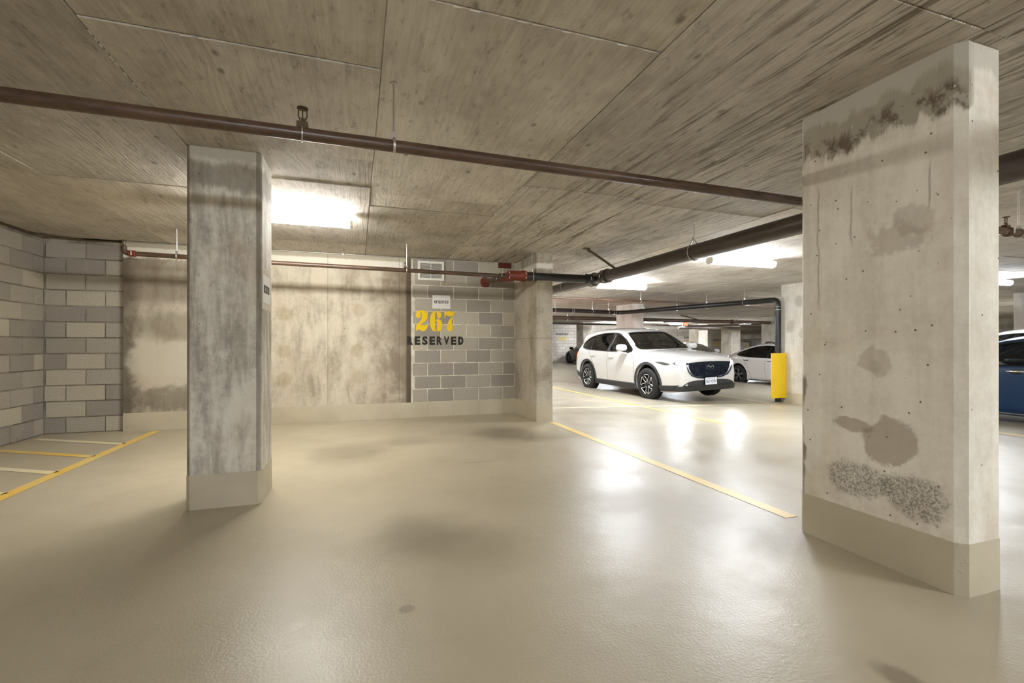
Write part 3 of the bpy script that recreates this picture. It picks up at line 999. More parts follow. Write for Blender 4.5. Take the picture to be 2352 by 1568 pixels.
# grey sprinkler line, black drain, brown mains deeper in
cd = pipe('conduit', [(3.58, 10.15, 2.235), (6.8, 10.2, 2.225), (12, 10.4, 2.22), (22, 10.6, 2.215)], 0.026, 'pipe_brown', 'slender brown pipe above the white crossover bonnet')
hanger_ring(cd, (6.83, 10.2, 2.225), (1, 0, 0), 0.026)
sprinkler_head(cd, (6.4, 10.19, 2.25), s=0.8)
RDR = 0.062
dz0 = 2.10
pts = [Vector((2.5, 12.6, 2.17)), Vector((6.4, 12.85, 2.15))] + [Vector((7.6, 12.98, 2.14))] + arc((7.6, 12.98, 2.14), (7.95, 13.0, 2.14), (8.1, 12.6, 2.14), 0.2)
pts += [Vector((8.93, 8.25, 2.125))]
pts += arc((8.93, 8.3, 2.125), (8.93, 8.02, 2.125), (8.93, 8.02, 1.7), 0.14, 8)
pts += [Vector((8.93, 8.02, zf(8.93, 8.02) + 0.01))]
dr = pipe('drain_pipe', pts, RDR, 'pipe_black', 'black drain pipe dropping down behind the yellow guard')
for (x, y) in ((5.6, 12.8), (6.9, 12.9), (7.5, 12.96)):
    hanger_ring(dr, (x, y, 2.148), (1, 0, 0), RDR)
for t in (0.12, 0.4, 0.62, 0.86):
    x, y = 8.1 + (8.93 - 8.1) * t, 12.6 + (8.25 - 12.6) * t
    hanger_ring(dr, (x, y, 2.133), (0.19, -1, 0), RDR)
for (x, y, z, a) in ((8.90, 8.5, 2.125, (0, 1, 0)), (8.88, 8.85, 2.125, (0, 1, 0)), (8.93, 8.02, 1.93, (0, 0, 1)), (7.72, 12.98, 2.14, (1, 0, 0)), (6.2, 12.83, 2.15, (1, 0, 0))):
    c = Vector((x, y, z))
    mb = MB()
    for s in (-0.03, 0.03):
        mb.ring(c + Vector(a) * s, a, RDR + 0.003, 0.007, 18, 6)
    mb.build('band_clamp', M['steel'], dr, 60)
bm_ = pipe('sprinkler_main', [(2.5, 16.9, 2.21), (14.6, 17.2, 2.18), (30, 17.4, 2.16)], 0.08, 'pipe_brown', 'brown main pipe far behind the crossover')
for x in (8.0, 10.5, 13.9, 16.5):
    hanger_ring(bm_, (x, 17.05, 2.195), (1, 0, 0), 0.08)
MB().tube([(14.4, 17.15, 2.25), (13.5, 17.1, 2.42)], 0.025, 8).build('brace', M['rust'], bm_)
coupling(bm_, (16.4, 17.22, 2.18), (1, 0, 0), 0.08)
b2 = pipe('sprinkler_pipe', [(2.5, 22.6, 2.26), (19.0, 22.9, 2.24), (22.5, 18.9, 2.24)], 0.05, 'pipe_dark', 'distant dark pipe close to the far wall')
b3 = pipe('sprinkler_pipe', [(19.0, 24.3, 2.2), (30, 24.3, 2.2)], 0.1, 'pipe_dark', 'distant thick pipe between two far pillars')
# bright conduit in the corner of wall and ceiling
c1 = pipe('conduit', [(-2.86, 7.235, 2.437), (2.1, 7.235, 2.437)], 0.008, 'steel', 'thin bright conduit along the top of the back wall', n=8)
for x in (-2.0, -0.2, 1.28, 1.72):
    MB().cbox((x, 7.238, 2.437), (0.02, 0.02, 0.024)).build('clip', M['steel'], c1)
c2 = pipe('conduit', [(-3.685, -3, 2.437), (-3.685, 7.0, 2.437), (-3.3, 7.30, 2.437), (-2.87, 7.31, 2.437)], 0.009, 'rust', 'dull conduit around the top of the block corner', n=8)
# yellow guard in front of the drain pipe
gd = empty('pipe_guard', (8.82, 7.9, 0))
tag(gd, 'yellow steel plate guarding the black drain pipe', 'pipe guard')
gz0 = -0.06
MB().box(-0.215, 0.218, -0.006, 0.006, gz0, 0.93).build('plate', M['guard'], gd)
MB().box(0.10, 0.217, 0.006, 0.05, 0.80, 0.86).box(0.10, 0.217, 0.006, 0.05, 0.0, 0.06).build('bracket', M['guard'], gd)
for z in (0.02, 0.84):
    MB().lathe([(0.0, -0.012), (0.012, -0.012), (0.014, -0.006)], 'y', 10, (0.195, 0, z)).build('bolt', M['steel'], gd)
gd.location.z = 0.0

# ------------------------------------------------------------------ wall fittings: vent, signs, stencils
vent = empty('air_vent', (1.078, 7.25, 2.255))
tag(vent, 'white louvred air vent high on the block wall', 'air vent')
mb = MB()
W2, H2 = 0.201, 0.147
for (a, b, c, d) in ((-W2, W2, H2 - 0.03, H2), (-W2, W2, -H2, -H2 + 0.03), (-W2, -W2 + 0.034, -H2 + 0.03, H2 - 0.03), (W2 - 0.034, W2, -H2 + 0.03, H2 - 0.03)):
    mb.box(a, b, -0.036, 0.0, c, d)
mb.build('frame', M['white_metal'], vent)
MB().box(-W2 + 0.01, W2 - 0.01, -0.007, -0.004, -H2 + 0.01, H2 - 0.01).build('backing', M['dark_void'], vent)
MB().box(-0.004, 0.004, -0.034, -0.007, -H2 + 0.03, H2 - 0.03).build('mullion', M['white_metal'], vent)
nl = 13
for k in range(nl):
    z = -H2 + 0.036 + (2 * H2 - 0.072) * k / (nl - 1)
    MB().add([(-W2 + 0.034, -0.031, z - 0.006), (W2 - 0.034, -0.031, z - 0.006), (W2 - 0.034, -0.009, z + 0.007), (-W2 + 0.034, -0.009, z + 0.007),
              (-W2 + 0.034, -0.031, z - 0.003), (W2 - 0.034, -0.031, z - 0.003), (W2 - 0.034, -0.009, z + 0.010), (-W2 + 0.034, -0.009, z + 0.010)],
             [(0, 1, 2, 3), (4, 7, 6, 5), (0, 4, 5, 1), (3, 2, 6, 7), (0, 3, 7, 4), (1, 5, 6, 2)]).build('slat', M['white_metal'], vent)


def text_mesh(body, size, name, bold=0.0, space=1.0, ext=0.0006, xs=1.0):
    cu = bpy.data.curves.new(name, 'FONT')
    cu.body = body
    cu.size = size
    cu.align_x = 'CENTER'
    cu.align_y = 'CENTER'
    cu.offset = bold
    cu.space_character = space
    cu.extrude = ext
    cu.resolution_u = 4
    tmp = bpy.data.objects.new(name, cu)
    COL.objects.link(tmp)
    dg = bpy.context.evaluated_depsgraph_get()
    me = bpy.data.meshes.new_from_object(tmp.evaluated_get(dg))
    bpy.data.objects.remove(tmp)
    bpy.data.curves.remove(cu)
    me.transform(Matrix.Scale(xs, 4, (1, 0, 0)))
    return me


def fit_text(body, width, height, name, **kw):
    me = text_mesh(body, 1.0, name, **kw)
    xs = [v.co.x for v in me.vertices]
    ys = [v.co.y for v in me.vertices]
    w, h = max(xs) - min(xs), max(ys) - min(ys)
    cx, cy = (max(xs) + min(xs)) / 2, (max(ys) + min(ys)) / 2
    me.transform(Matrix.Translation((-cx, -cy, 0)))
    me.transform(Matrix.Diagonal((width / w, height / h, 1.0, 1.0)))
    return me


def wall_text(body, c, width, height, mat, parent, name='painted_lettering', face='-y', label=None, **kw):
    me = fit_text(body, width, height, name, **kw)
    if face == '-y':
        R_ = Matrix.Rotation(PI / 2, 4, 'X')
    elif face == '+x':
        R_ = Matrix.Rotation(PI / 2, 4, 'Z') @ Matrix.Rotation(PI / 2, 4, 'X')
    else:
        R_ = Matrix.Identity(4)
    me.transform(Matrix.Translation(c) @ R_)
    o = obj(name, me, mat, parent)
    if label:
        o['label'] = label
    return o


# 267 in fat stencil figures
glyphs = [
    [(412, 475), (480, 480), (545, 520), (578, 590), (575, 670), (545, 730), (480, 790), (400, 850), (430, 855), (500, 860), (560, 850), (585, 845),
     (580, 900), (550, 960), (510, 1000), (460, 1010), (410, 995), (360, 970), (320, 980), (288, 1000), (285, 880), (300, 840), (340, 800), (390, 750), (425, 690), (430, 600), (425, 540), (412, 530)],
    [(395, 475), (340, 485), (300, 520), (283, 580), (290, 640), (320, 672), (360, 675), (395, 650), (405, 600), (400, 540)],
    [(785, 500), (730, 515), (680, 560), (650, 640), (638, 740), (645, 850), (670, 940), (710, 1000), (760, 1022), (795, 1025), (780, 960), (772, 860), (770, 740), (770, 640), (772, 560)],
    [(815, 500), (870, 505), (915, 540), (935, 590), (925, 650), (890, 690), (850, 685), (825, 650), (818, 590), (812, 540)],
    [(790, 730), (830, 705), (880, 715), (925, 750), (950, 810), (952, 900), (935, 970), (890, 1015), (820, 1025), (815, 960), (820, 880), (822, 800), (820, 770), (790, 765)],
    [(1005, 500), (1040, 520), (1110, 500), (1180, 510), (1265, 515), (1262, 560), (1235, 610), (1190, 640), (1130, 635), (1070, 610), (1045, 610), (1035, 670), (1015, 675), (1012, 620)],
    [(1225, 650), (1228, 680), (1205, 780), (1210, 860), (1228, 920), (1215, 990), (1180, 1025), (1130, 1025), (1085, 990), (1070, 920), (1085, 840), (1120, 760), (1170, 690), (1215, 645)]]


def stencil(u, v):
    px, py = 930 + u / 11.2, 670 + v / 11.2
    X = 0.849 + (px - 955) * (0.602 / 89)
    Z = 1.638 - (py - 713 - (px - 955) * 0.028) * (0.313 / 46.5)
    return (X, 7.2465, Z)


def smooth_closed(pts, k=3):
    n = len(pts)
    out = []
    for i in range(n):
        p0, p1, p2, p3 = (Vector(pts[(i + j - 1) % n]) for j in range(4))
        for s in range(k):
            t = s / k
            out.append(0.5 * ((2 * p1) + (p2 - p0) * t + (2 * p0 - 5 * p1 + 4 * p2 - p3) * t * t + (3 * p1 - p0 - 3 * p2 + p3) * t ** 3))
    return out


for names, idx in (('2', (0, 1)), ('6', (2, 3, 4)), ('7', (5, 6))):
    mb = MB()
    for i in idx:
        mb.flat([stencil(p.x, p.y) for p in smooth_closed(glyphs[i], 3)], (0, -1, 0), 0.0012)
    o = mb.build('painted_digit', M['num'], wall_bb)
    o['label'] = 'yellow stencilled digit ' + names
for k, ch in enumerate('RESERVED'):
    xc = 0.762 + k * 0.1125
    wall_text(ch, (xc, 7.2458, 1.177), 0.086, 0.132, M['blackpaint'], wall_bb, 'painted_letter', label='black stencilled letter ' + ch, bold=0.05 if k not in (0, 7) else 0.085)

sg = empty('reserved_sign', (1.242, 7.246, 1.78))
tag(sg, 'white paper sign reading RESERVED above the number 267', 'sign')
MB().box(-0.14, 0.14, -0.0015, 0.0, -0.105, 0.105).build('sheet', M['paper'], sg)


def didone(parent, w, h, y):
    """RESERVED in a condensed fat-face"""
    n = 8
    cw = w / n
    mb = MB()

    def bar(x0, x1, z0, z1):
        mb.box(x0, x1, y - 0.0006, y, z0, z1)
    for k, ch in enumerate('RESERVED'):
        x = -w / 2 + k * cw
        L, Rr = x + cw * 0.04, x + cw * 0.92
        st = cw * 0.36
        th = h * 0.06
        if ch in 'RED':
            bar(L + cw * 0.06, L + cw * 0.06 + st, -h / 2, h / 2)
            bar(L, L + st + cw * 0.1, -h / 2, -h / 2 + th)
            bar(L, L + st + cw * 0.1, h / 2 - th, h / 2)
        if ch == 'E':
            bar(L, Rr, h / 2 - th, h / 2)
            bar(L, Rr, -h / 2, -h / 2 + th)
            bar(Rr - cw * 0.08, Rr, -h / 2, -h * 0.22)
            bar(Rr - cw * 0.08, Rr, h * 0.22, h / 2)
            bar(L, Rr - cw * 0.15, -th / 2, th / 2)
        elif ch == 'R':
            bar(L, Rr - cw * 0.1, h / 2 - th, h / 2)
            bar(L, Rr - cw * 0.1, -th / 2, th / 2)
            bar(Rr - cw * 0.28, Rr - cw * 0.02, h * 0.04, h * 0.47)
            bar(Rr - cw * 0.26, Rr, -h / 2, -h * 0.03)
        elif ch == 'D':
            bar(L, Rr - cw * 0.1, h / 2 - th, h / 2)
            bar(L, Rr - cw * 0.1, -h / 2, -h / 2 + th)
            bar(Rr - cw * 0.28, Rr, -h * 0.42, h * 0.42)
        elif ch == 'S':
            bar(L + cw * 0.05, L + cw * 0.35, h * 0.05, h * 0.45)
            bar(Rr - cw * 0.3, Rr, -h * 0.45, -h * 0.02)
            mb.add([(L + cw * 0.05, y - 0.0006, h * 0.2), (L + cw * 0.4, y - 0.0006, h * 0.25), (Rr, y - 0.0006, -h * 0.15), (Rr - cw * 0.35, y - 0.0006, -h * 0.25)], [(0, 1, 2, 3)])
            bar(L + cw * 0.1, Rr - cw * 0.05, h / 2 - th, h / 2)
            bar(L + cw * 0.05, Rr - cw * 0.1, -h / 2, -h / 2 + th)
            bar(Rr - cw * 0.12, Rr - cw * 0.04, h * 0.22, h * 0.5)
            bar(L + cw * 0.02, L + cw * 0.1, -h * 0.5, -h * 0.22)
        elif ch == 'V':
            yy = y - 0.0006
            xm = x + cw * 0.52
            mb.add([(L, yy, h / 2), (L + st, yy, h / 2), (xm + cw * 0.12, yy, -h / 2), (xm - cw * 0.06, yy, -h / 2)], [(0, 1, 2, 3)])
            mb.add([(Rr - cw * 0.1, yy, h / 2), (Rr, yy, h / 2), (xm + cw * 0.12, yy, -h / 2), (xm + cw * 0.02, yy, -h / 2)], [(0, 1, 2, 3)])
            bar(L - cw * 0.04, L + st + cw * 0.06, h / 2 - th, h / 2)
            bar(Rr - cw * 0.2, Rr + cw * 0.08, h / 2 - th, h / 2)
    return mb.build('lettering', M['ink'], parent)


didone(sg, 0.222, 0.048, -0.0016)
# same sheet taped to the side of the slim pillar
s2 = empty('reserved_sign', (-0.638, 3.83, 1.515), PI / 2)
tag(s2, 'white paper sign taped to the side of the slim pillar', 'sign')
MB().box(-0.165, 0.165, -0.001, 0.0, -0.15, 0.15).build('tape', M['tape'], s2)
MB().box(-0.135, 0.135, -0.0022, -0.001, -0.10, 0.10).build('sheet', M['paper'], s2)
didone(s2, 0.215, 0.055, -0.0024)

# far markings on the far wall
YF = 27.995
for (x, zt, num, where) in ((12.75, 1.82, '245', 'beside the dark car'), (22.8, 1.65, '249', 'beyond the crossover windscreen'), (25.35, 1.465, '250', 'between two far pillars'), (28.2, 1.375, '251', 'above the white sedan')):
    wall_text('RESERVED', (x, YF, zt), 0.86, 0.13, M['blackpaint'], wall_far, bold=0.02, label='distant black RESERVED lettering ' + where)
    wall_text(num, (x, YF, zt - 0.30), 0.55, 0.28, M['numfar'], wall_far, 'painted_number', bold=0.03, label='distant yellow stall number ' + where)
ex = empty('exit_sign', (16.2, 20.2, CEIL))
tag(ex, 'small orange red exit sign hanging near the far lights', 'exit sign')
MB().box(-0.02, 0.02, -0.02, 0.02, -0.13, 0.0).build('stem', M['white_metal'], ex)
MB().box(-0.16, 0.16, -0.03, 0.03, -0.36, -0.12).build('case', M['white_metal'], ex)
M['exit'] = emit('exit_red', rgb(255, 120, 80), 1.2)
MB().box(-0.13, 0.13, -0.034, -0.03, -0.33, -0.15).build('face', M['exit'], ex)


# ------------------------------------------------------------------ cars
def paint(name, col, rough=0.22, metal=0.0):
    g = G(name)
    g.bsdf(Base_Color=col, Roughness=rough, Metallic=metal, Coat_Weight=0.8, Coat_Roughness=0.06)
    return g.m


def glass_mat(name, tint, gloss=1.0):
    g = G(name)
    tr = g.n('ShaderNodeBsdfTransparent')
    tr.inputs[0].default_value = tint
    gl = g.n('ShaderNodeBsdfGlossy')
    gl.inputs[0].default_value = (0.9, 0.92, 0.92, 1)
    gl.inputs['Roughness'].default_value = 0.03
    fr = g.n('ShaderNodeFresnel')
    fr.inputs[0].default_value = 1.45
    mx = g.n('ShaderNodeMixShader')
    g.put(mx.inputs[0], g.ma('MULTIPLY', fr.outputs[0], gloss, clamp=True))
    g.t.links.new(tr.outputs[0], mx.inputs[1])
    g.t.links.new(gl.outputs[0], mx.inputs[2])
    g.t.links.new(mx.outputs[0], g.out.inputs[0])
    return g.m


M['car_white'] = paint('car_paint_white', rgb(212, 210, 206))
M['car_pearl'] = paint('car_paint_pearl', rgb(226, 221, 217))
M['car_blue'] = simple('car_paint_blue', rgb(6, 46, 82), 0.3, 0.0, 0.35)
M['car_dark'] = paint('car_paint_dark', rgb(38, 28, 27), 0.35)
M['car_silver'] = paint('car_paint_silver', rgb(222, 222, 220), 0.3)
M['cladding'] = simple('black_plastic_cladding', rgb(50, 50, 50), 0.5)
M['trim'] = simple('gloss_black_trim', rgb(14, 14, 14), 0.2)
M['rubber'] = simple('tyre_rubber', rgb(26, 25, 25), 0.75)
M['rim_dark'] = simple('dark_alloy', rgb(40, 41, 42), 0.4, 0.5)
M['alloy'] = simple('machined_alloy', rgb(196, 194, 190), 0.28, 0.9)
M['grey_wheel'] = simple('grey_wheel_cover', rgb(92, 96, 100), 0.4, 0.2)
M['chrome'] = simple('chrome', rgb(220, 220, 220), 0.12, 1.0)
M['interior'] = simple('car_interior', rgb(92, 88, 84), 0.7)
M['seat'] = simple('car_seat', rgb(70, 66, 62), 0.75)
M['screen_glass'] = glass_mat('windscreen_glass', (0.74, 0.78, 0.76, 1), 2.2)
M['side_glass'] = glass_mat('side_glass', (0.42, 0.44, 0.43, 1), 1.2)
M['privacy_glass'] = glass_mat('privacy_glass', (0.10, 0.10, 0.10, 1), 1.2)
M['lens'] = glass_mat('lamp_lens', (0.85, 0.88, 0.9, 1), 1.0)
M['headlamp'] = emit('headlamp_on', (0.93, 0.97, 1.0, 1), 55.0)
M['drl'] = emit('daytime_lamp', (0.93, 0.97, 1.0, 1), 14.0)
M['taillamp'] = emit('tail_lamp_on', (1.0, 0.06, 0.02, 1), 6.0)
M['tail_off'] = simple('tail_lamp_off', rgb(110, 14, 12), 0.2)
M['amber'] = simple('amber_reflector', rgb(220, 150, 40), 0.3)
M['plate'] = simple('licence_plate', rgb(222, 224, 228), 0.4)
M['plate_ink'] = simple('plate_ink', rgb(60, 72, 110), 0.6)
g = G('grille_mesh')
P = g.obj()
hx = g.voro(g.vm('MULTIPLY', P, (1, 22, 30)), 1.0)[0]
g.bsdf(Base_Color=g.mix(g.mr(hx, 0.2, 0.55), rgb(34, 44, 56), rgb(12, 15, 20)), Roughness=0.25, Coat_Weight=0.6)
M['grille'] = g.m


def interp(tab, x):
    """monotone-ish smooth interpolation of a table of (x, value), x descending or ascending"""
    t = sorted(tab)
    if x <= t[0][0]:
        return t[0][1]
    if x >= t[-1][0]:
        return t[-1][1]
    for i in range(len(t) - 1):
        if t[i][0] <= x <= t[i + 1][0]:
            break
    x0, y0 = t[i]
    x1, y1 = t[i + 1]
    d = (y1 - y0) / (x1 - x0)

    def slope(k):
        if k <= 0 or k >= len(t) - 1:
            kk = 0 if k <= 0 else len(t) - 2
            return (t[kk + 1][1] - t[kk][1]) / (t[kk + 1][0] - t[kk][0])
        a = (t[k][1] - t[k - 1][1]) / (t[k][0] - t[k - 1][0])
        b = (t[k + 1][1] - t[k][1]) / (t[k + 1][0] - t[k][0])
        return 0.0 if a * b <= 0 else 2 * a * b / (a + b)
    m0, m1 = slope(i), slope(i + 1)
    h = x1 - x0
    s = (x - x0) / h
    return (2 * s ** 3 - 3 * s ** 2 + 1) * y0 + (s ** 3 - 2 * s ** 2 + s) * h * m0 + (-2 * s ** 3 + 3 * s ** 2) * y1 + (s ** 3 - s ** 2) * h * m1


def half_section(ps, k=3):
    out = []
    n = len(ps)
    for i in range(n - 1):
        p0, p1, p2, p3 = (Vector(ps[min(max(i + j - 1, 0), n - 1)]) for j in range(4))
        for s in range(k):
            t = s / k
            q = 0.5 * ((2 * p1) + (p2 - p0) * t + (2 * p0 - 5 * p1 + 4 * p2 - p3) * t * t + (3 * p1 - p0 - 3 * p2 + p3) * t ** 3)
            out.append((max(q.x, 0.0), q.y))
    out.append(tuple(ps[-1]))
    return out


def loft(D, xs, inner=0.0, zbot=None):
    rings = []
    for x in xs:
        zt = interp(D['ztop'], x) - inner
        zb = interp(D['zbot'], x) if zbot is None else interp(zbot, x)
        w = interp(D['w'], x) - inner
        wt = min(interp(D['wtop'], x) - inner * 0.7, w - 0.02)
        belt = min(interp(D['belt'], x), zt - 0.07)
        belt = max(belt, zb + 0.12)
        drop = interp(D['drop'], x)
        hgt = belt - zb
        ps = [(0.0, zb), (w * 0.5, zb), (w - 0.10, zb + 0.005), (w - 0.035, zb + min(0.06, hgt * 0.15)), (w - 0.012, zb + hgt * 0.35), (w, zb + hgt * 0.62),
              (w - 0.008, zb + hgt * 0.84), (w - 0.028, belt), (w - 0.028 - (w - 0.028 - wt) * 0.22, belt + (zt - drop - belt) * 0.25),
              (wt + (w - wt) * 0.12, belt + (zt - drop - belt) * 0.8), (wt, zt - drop), (wt * 0.78, zt - drop * 0.38), (wt * 0.4, zt - drop * 0.08), (0.0, zt)]
        hs = half_section(ps, 3)
        ring = [(x, y, z) for (y, z) in hs] + [(x, -y, z) for (y, z) in hs[-2:0:-1]]
        rings.append(ring)
    n = len(rings[0])
    mb = MB()
    v = [p for r in rings for p in r]
    f = []
    for i in range(len(rings) - 1):
        for k in range(n):
            k2 = (k + 1) % n
            f.append((i * n + k, i * n + k2, (i + 1) * n + k2, (i + 1) * n + k))
    f.append(tuple(range(n)))
    f.append(tuple((len(rings) - 1) * n + k for k in range(n - 1, -1, -1)))
    mb.add(v, f)
    return mb


def boolean(me, cutters):
    o = bpy.data.objects.new('tmp_body', me)
    COL.objects.link(o)
    tmp = []
    for c in cutters:
        q = bpy.data.objects.new('tmp_cut', c)
        COL.objects.link(q)
        md = o.modifiers.new('b', 'BOOLEAN')
        md.operation = 'DIFFERENCE'
        md.solver = 'EXACT'
        md.object = q
        tmp.append(q)
    dg = bpy.context.evaluated_depsgraph_get()
    res = bpy.data.meshes.new_from_object(o.evaluated_get(dg))
    for q in tmp + [o]:
        m_ = q.data
        bpy.data.objects.remove(q)
        bpy.data.meshes.remove(m_)
    return res


def resample(poly, n):
    pts = [Vector(p) for p in poly]
    pts.append(pts[0])
    L = [0]
    for a, b in zip(pts[:-1], pts[1:]):
        L.append(L[-1] + (b - a).length)
    out = []
    for k in range(n):
        s = L[-1] * k / n
        for i in range(len(L) - 1):
            if L[i] <= s <= L[i + 1] + 1e-9:
                t = (s - L[i]) / max(L[i + 1] - L[i], 1e-9)
                out.append(pts[i].lerp(pts[i + 1], t))
                break
    return out


class Skin:
    """drops flat outlines onto the bodywork"""
    def __init__(self, me):
        bm = bmesh.new()
        bm.from_mesh(me)
        bmesh.ops.triangulate(bm, faces=bm.faces)
        self.b = BVHTree.FromBMesh(bm)
        bm.free()

    def hit(self, p, face, off):
        if face in ('L', 'R'):
            s = 1 if face == 'L' else -1
            o, d = Vector((p[0], s * 3, p[1])), Vector((0, -s, 0))
        elif face in ('F', 'B'):
            s = 1 if face == 'F' else -1
            o, d = Vector((s * 5, p[0], p[1])), Vector((-s, 0, 0))
        else:
            o, d = Vector((p[0], p[1], 4)), Vector((0, 0, -1))
        loc, nrm, i, dist = self.b.ray_cast(o, d)
        if loc is None:
            loc, nrm, i, dist = self.b.find_nearest(o + d * 2.0)
        if nrm.dot(d) > 0:
            nrm = -nrm
        return loc + (nrm * 0.6 - d * 0.4) * off

    def patch(self, poly, face, off=0.004, n=48, rings=(1.0, 0.82, 0.6, 0.35), skirt=0.012, grow=0.0):
        out = resample(smooth_closed(poly, 4) if len(poly) > 4 else poly, n)
        c = sum(out, Vector((0, 0))) / len(out)
        if grow:
            out = [c + (p - c) * (1 + grow / max((p - c).length, 0.05)) for p in out]
        v, f = [], []
        for p in out:
            v.append(self.hit(p, face, off - skirt))
        for r in rings:
            for p in out:
                v.append(self.hit(c + (p - c) * r, face, off))
        v.append(self.hit(c, face, off))
        m = len(rings) + 1
        for j in range(m - 1):
            for k in range(n):
                k2 = (k + 1) % n
                f.append((j * n + k, j * n + k2, (j + 1) * n + k2, (j + 1) * n + k))
        last = (m - 1) * n
        for k in range(n):
            f.append((last + k, last + (k + 1) % n, len(v) - 1))
        return MB().add(v, f)

    def strip(self, path, width, face, off=0.004, k=6, mb=None, skirt=0.01):
        pts = [Vector(p) for p in path]
        fine = []
        for a, b in zip(pts[:-1], pts[1:]):
            for s in range(k):
                fine.append(a.lerp(b, s / k))
        fine.append(pts[-1])
        v, f = [], []
        m = len(fine)
        ws = width if isinstance(width, (list, tuple)) else [width, width]
        for i, p in enumerate(fine):
            t = (fine[min(i + 1, m - 1)] - fine[max(i - 1, 0)]).normalized()
            nrm = Vector((-t.y, t.x))
            ww = ws[0] + (ws[1] - ws[0]) * i / (m - 1)
            for (s, o_) in ((-0.5, off - skirt), (-0.45, off), (0.45, off), (0.5, off - skirt)):
                v.append(self.hit(p + nrm * ww * s, face, o_))
        for i in range(m - 1):
            for q in range(3):
                f.append((i * 4 + q, i * 4 + q + 1, i * 4 + q + 5, i * 4 + q + 4))
        mb = mb or MB()
        return mb.add(v, f)


def arch_path(cx, cz, r, a0, a1, n=14):
    return [(cx + r * math.cos(math.radians(a0 + (a1 - a0) * i / n)), cz + r * math.sin(math.radians(a0 + (a1 - a0) * i / n))) for i in range(n + 1)]


def extrude_xz(poly, y0, y1):
    n = len(poly)
    v = [(p[0], y0, p[1]) for p in poly] + [(p[0], y1, p[1]) for p in poly]
    return MB().add(v, [tuple(range(n)), tuple(range(2 * n - 1, n - 1, -1))] + [(i, n + i, n + (i + 1) % n, (i + 1) % n) for i in range(n)])


def extrude_yz(poly, x0, x1):
    n = len(poly)
    v = [(x0, p[0], p[1]) for p in poly] + [(x1, p[0], p[1]) for p in poly]
    return MB().add(v, [tuple(range(n)), tuple(range(2 * n - 1, n - 1, -1))] + [(i, n + i, n + (i + 1) % n, (i + 1) % n) for i in range(n)])


def wheel(root, x, y, r, width, style, steer=0.0):
    """tyre with rim, spokes and hub; outer face towards sign(y)"""
    s = 1 if y > 0 else -1
    rr = r * 0.66
    hw = width / 2
    t = MB().lathe([(rr, -hw * 0.8), (rr + 0.02, -hw), (r - 0.04, -hw), (r - 0.012, -hw * 0.86), (r, -hw * 0.6), (r, hw * 0.6), (r - 0.012, hw * 0.86), (r - 0.04, hw), (rr + 0.02, hw), (rr, hw * 0.8), (rr, -hw * 0.8)], 'y', 44)
    ty = t.build('wheel', M['rubber'], root, 40)
    ty.location = (x, y, r)
    ty.rotation_euler = (0, 0, steer)
    fy = s * hw
    rim = MB().lathe([(rr + 0.004, fy * 0.92), (rr - 0.012, fy * 0.95), (rr - 0.018, fy * 0.8), (rr - 0.03, fy * 0.2), (0.05, fy * 0.2)], 'y', 44)
    rim.build('rim', M['rim_dark'], ty, 40)
    if style == 'petal':
        for k in range(5):
            a = 2 * PI * k / 5 + PI / 2
            pts = []
            for (q, rad) in ((-0.12, 0.045), (-0.20, 0.11), (-0.33, 0.165), (-0.48, rr - 0.04), (-0.40, rr - 0.012), (0.40, rr - 0.012), (0.48, rr - 0.04), (0.33, 0.165), (0.20, 0.11), (0.12, 0.045)):
                if rad < 0.06:
                    q *= 1.6
                yy = fy * (0.55 + 0.35 * min(1, rad / rr))
                pts.append((rad * math.cos(a + q), yy, rad * math.sin(a + q)))
            fine = []
            for a_, b_ in zip(pts[:-1], pts[1:]):
                fine += [Vector(a_).lerp(Vector(b_), t_ / 3) for t_ in range(3)]
            fine.append(Vector(pts[-1]))
            MB().tube(fine, 0.0105, 6).build('spoke', M['alloy'], ty, 60)
            # dark web of the spoke pair
            MB().tube([(0.03 * math.cos(a + 0.63), fy * 0.5, 0.03 * math.sin(a + 0.63)), (rr * math.cos(a + 0.63), fy * 0.75, rr * math.sin(a + 0.63))], [0.02, 0.014], 6).build('spoke_web', M['rim_dark'], ty, 60)
    else:
        for k in range(5):
            a = 2 * PI * k / 5 + PI / 2
            e, w0 = 0.33, 0.20
            ys_ = fy * 0.9
            v = []
            for (rad, q) in ((0.05, -0.5), (0.12, -w0 * 1.2), (rr - 0.02, -e), (rr - 0.008, 0.0), (rr - 0.02, e), (0.12, w0 * 1.2), (0.05, 0.5)):
                v.append((rad * math.cos(a + q), ys_ * (1.0 if rad < 0.15 else 0.93), rad * math.sin(a + q)))
            MB().flat(v, (0, -s, 0), 0.02).build('spoke', M['grey_wheel'], ty)
    MB().lathe([(0.0, fy * 0.92), (0.035, fy * 0.92), (0.05, fy * 0.84), (0.06, fy * 0.5)], 'y', 20).build('hub_cap', M['rim_dark'] if style == 'petal' else M['grey_wheel'], ty, 50)
    return ty


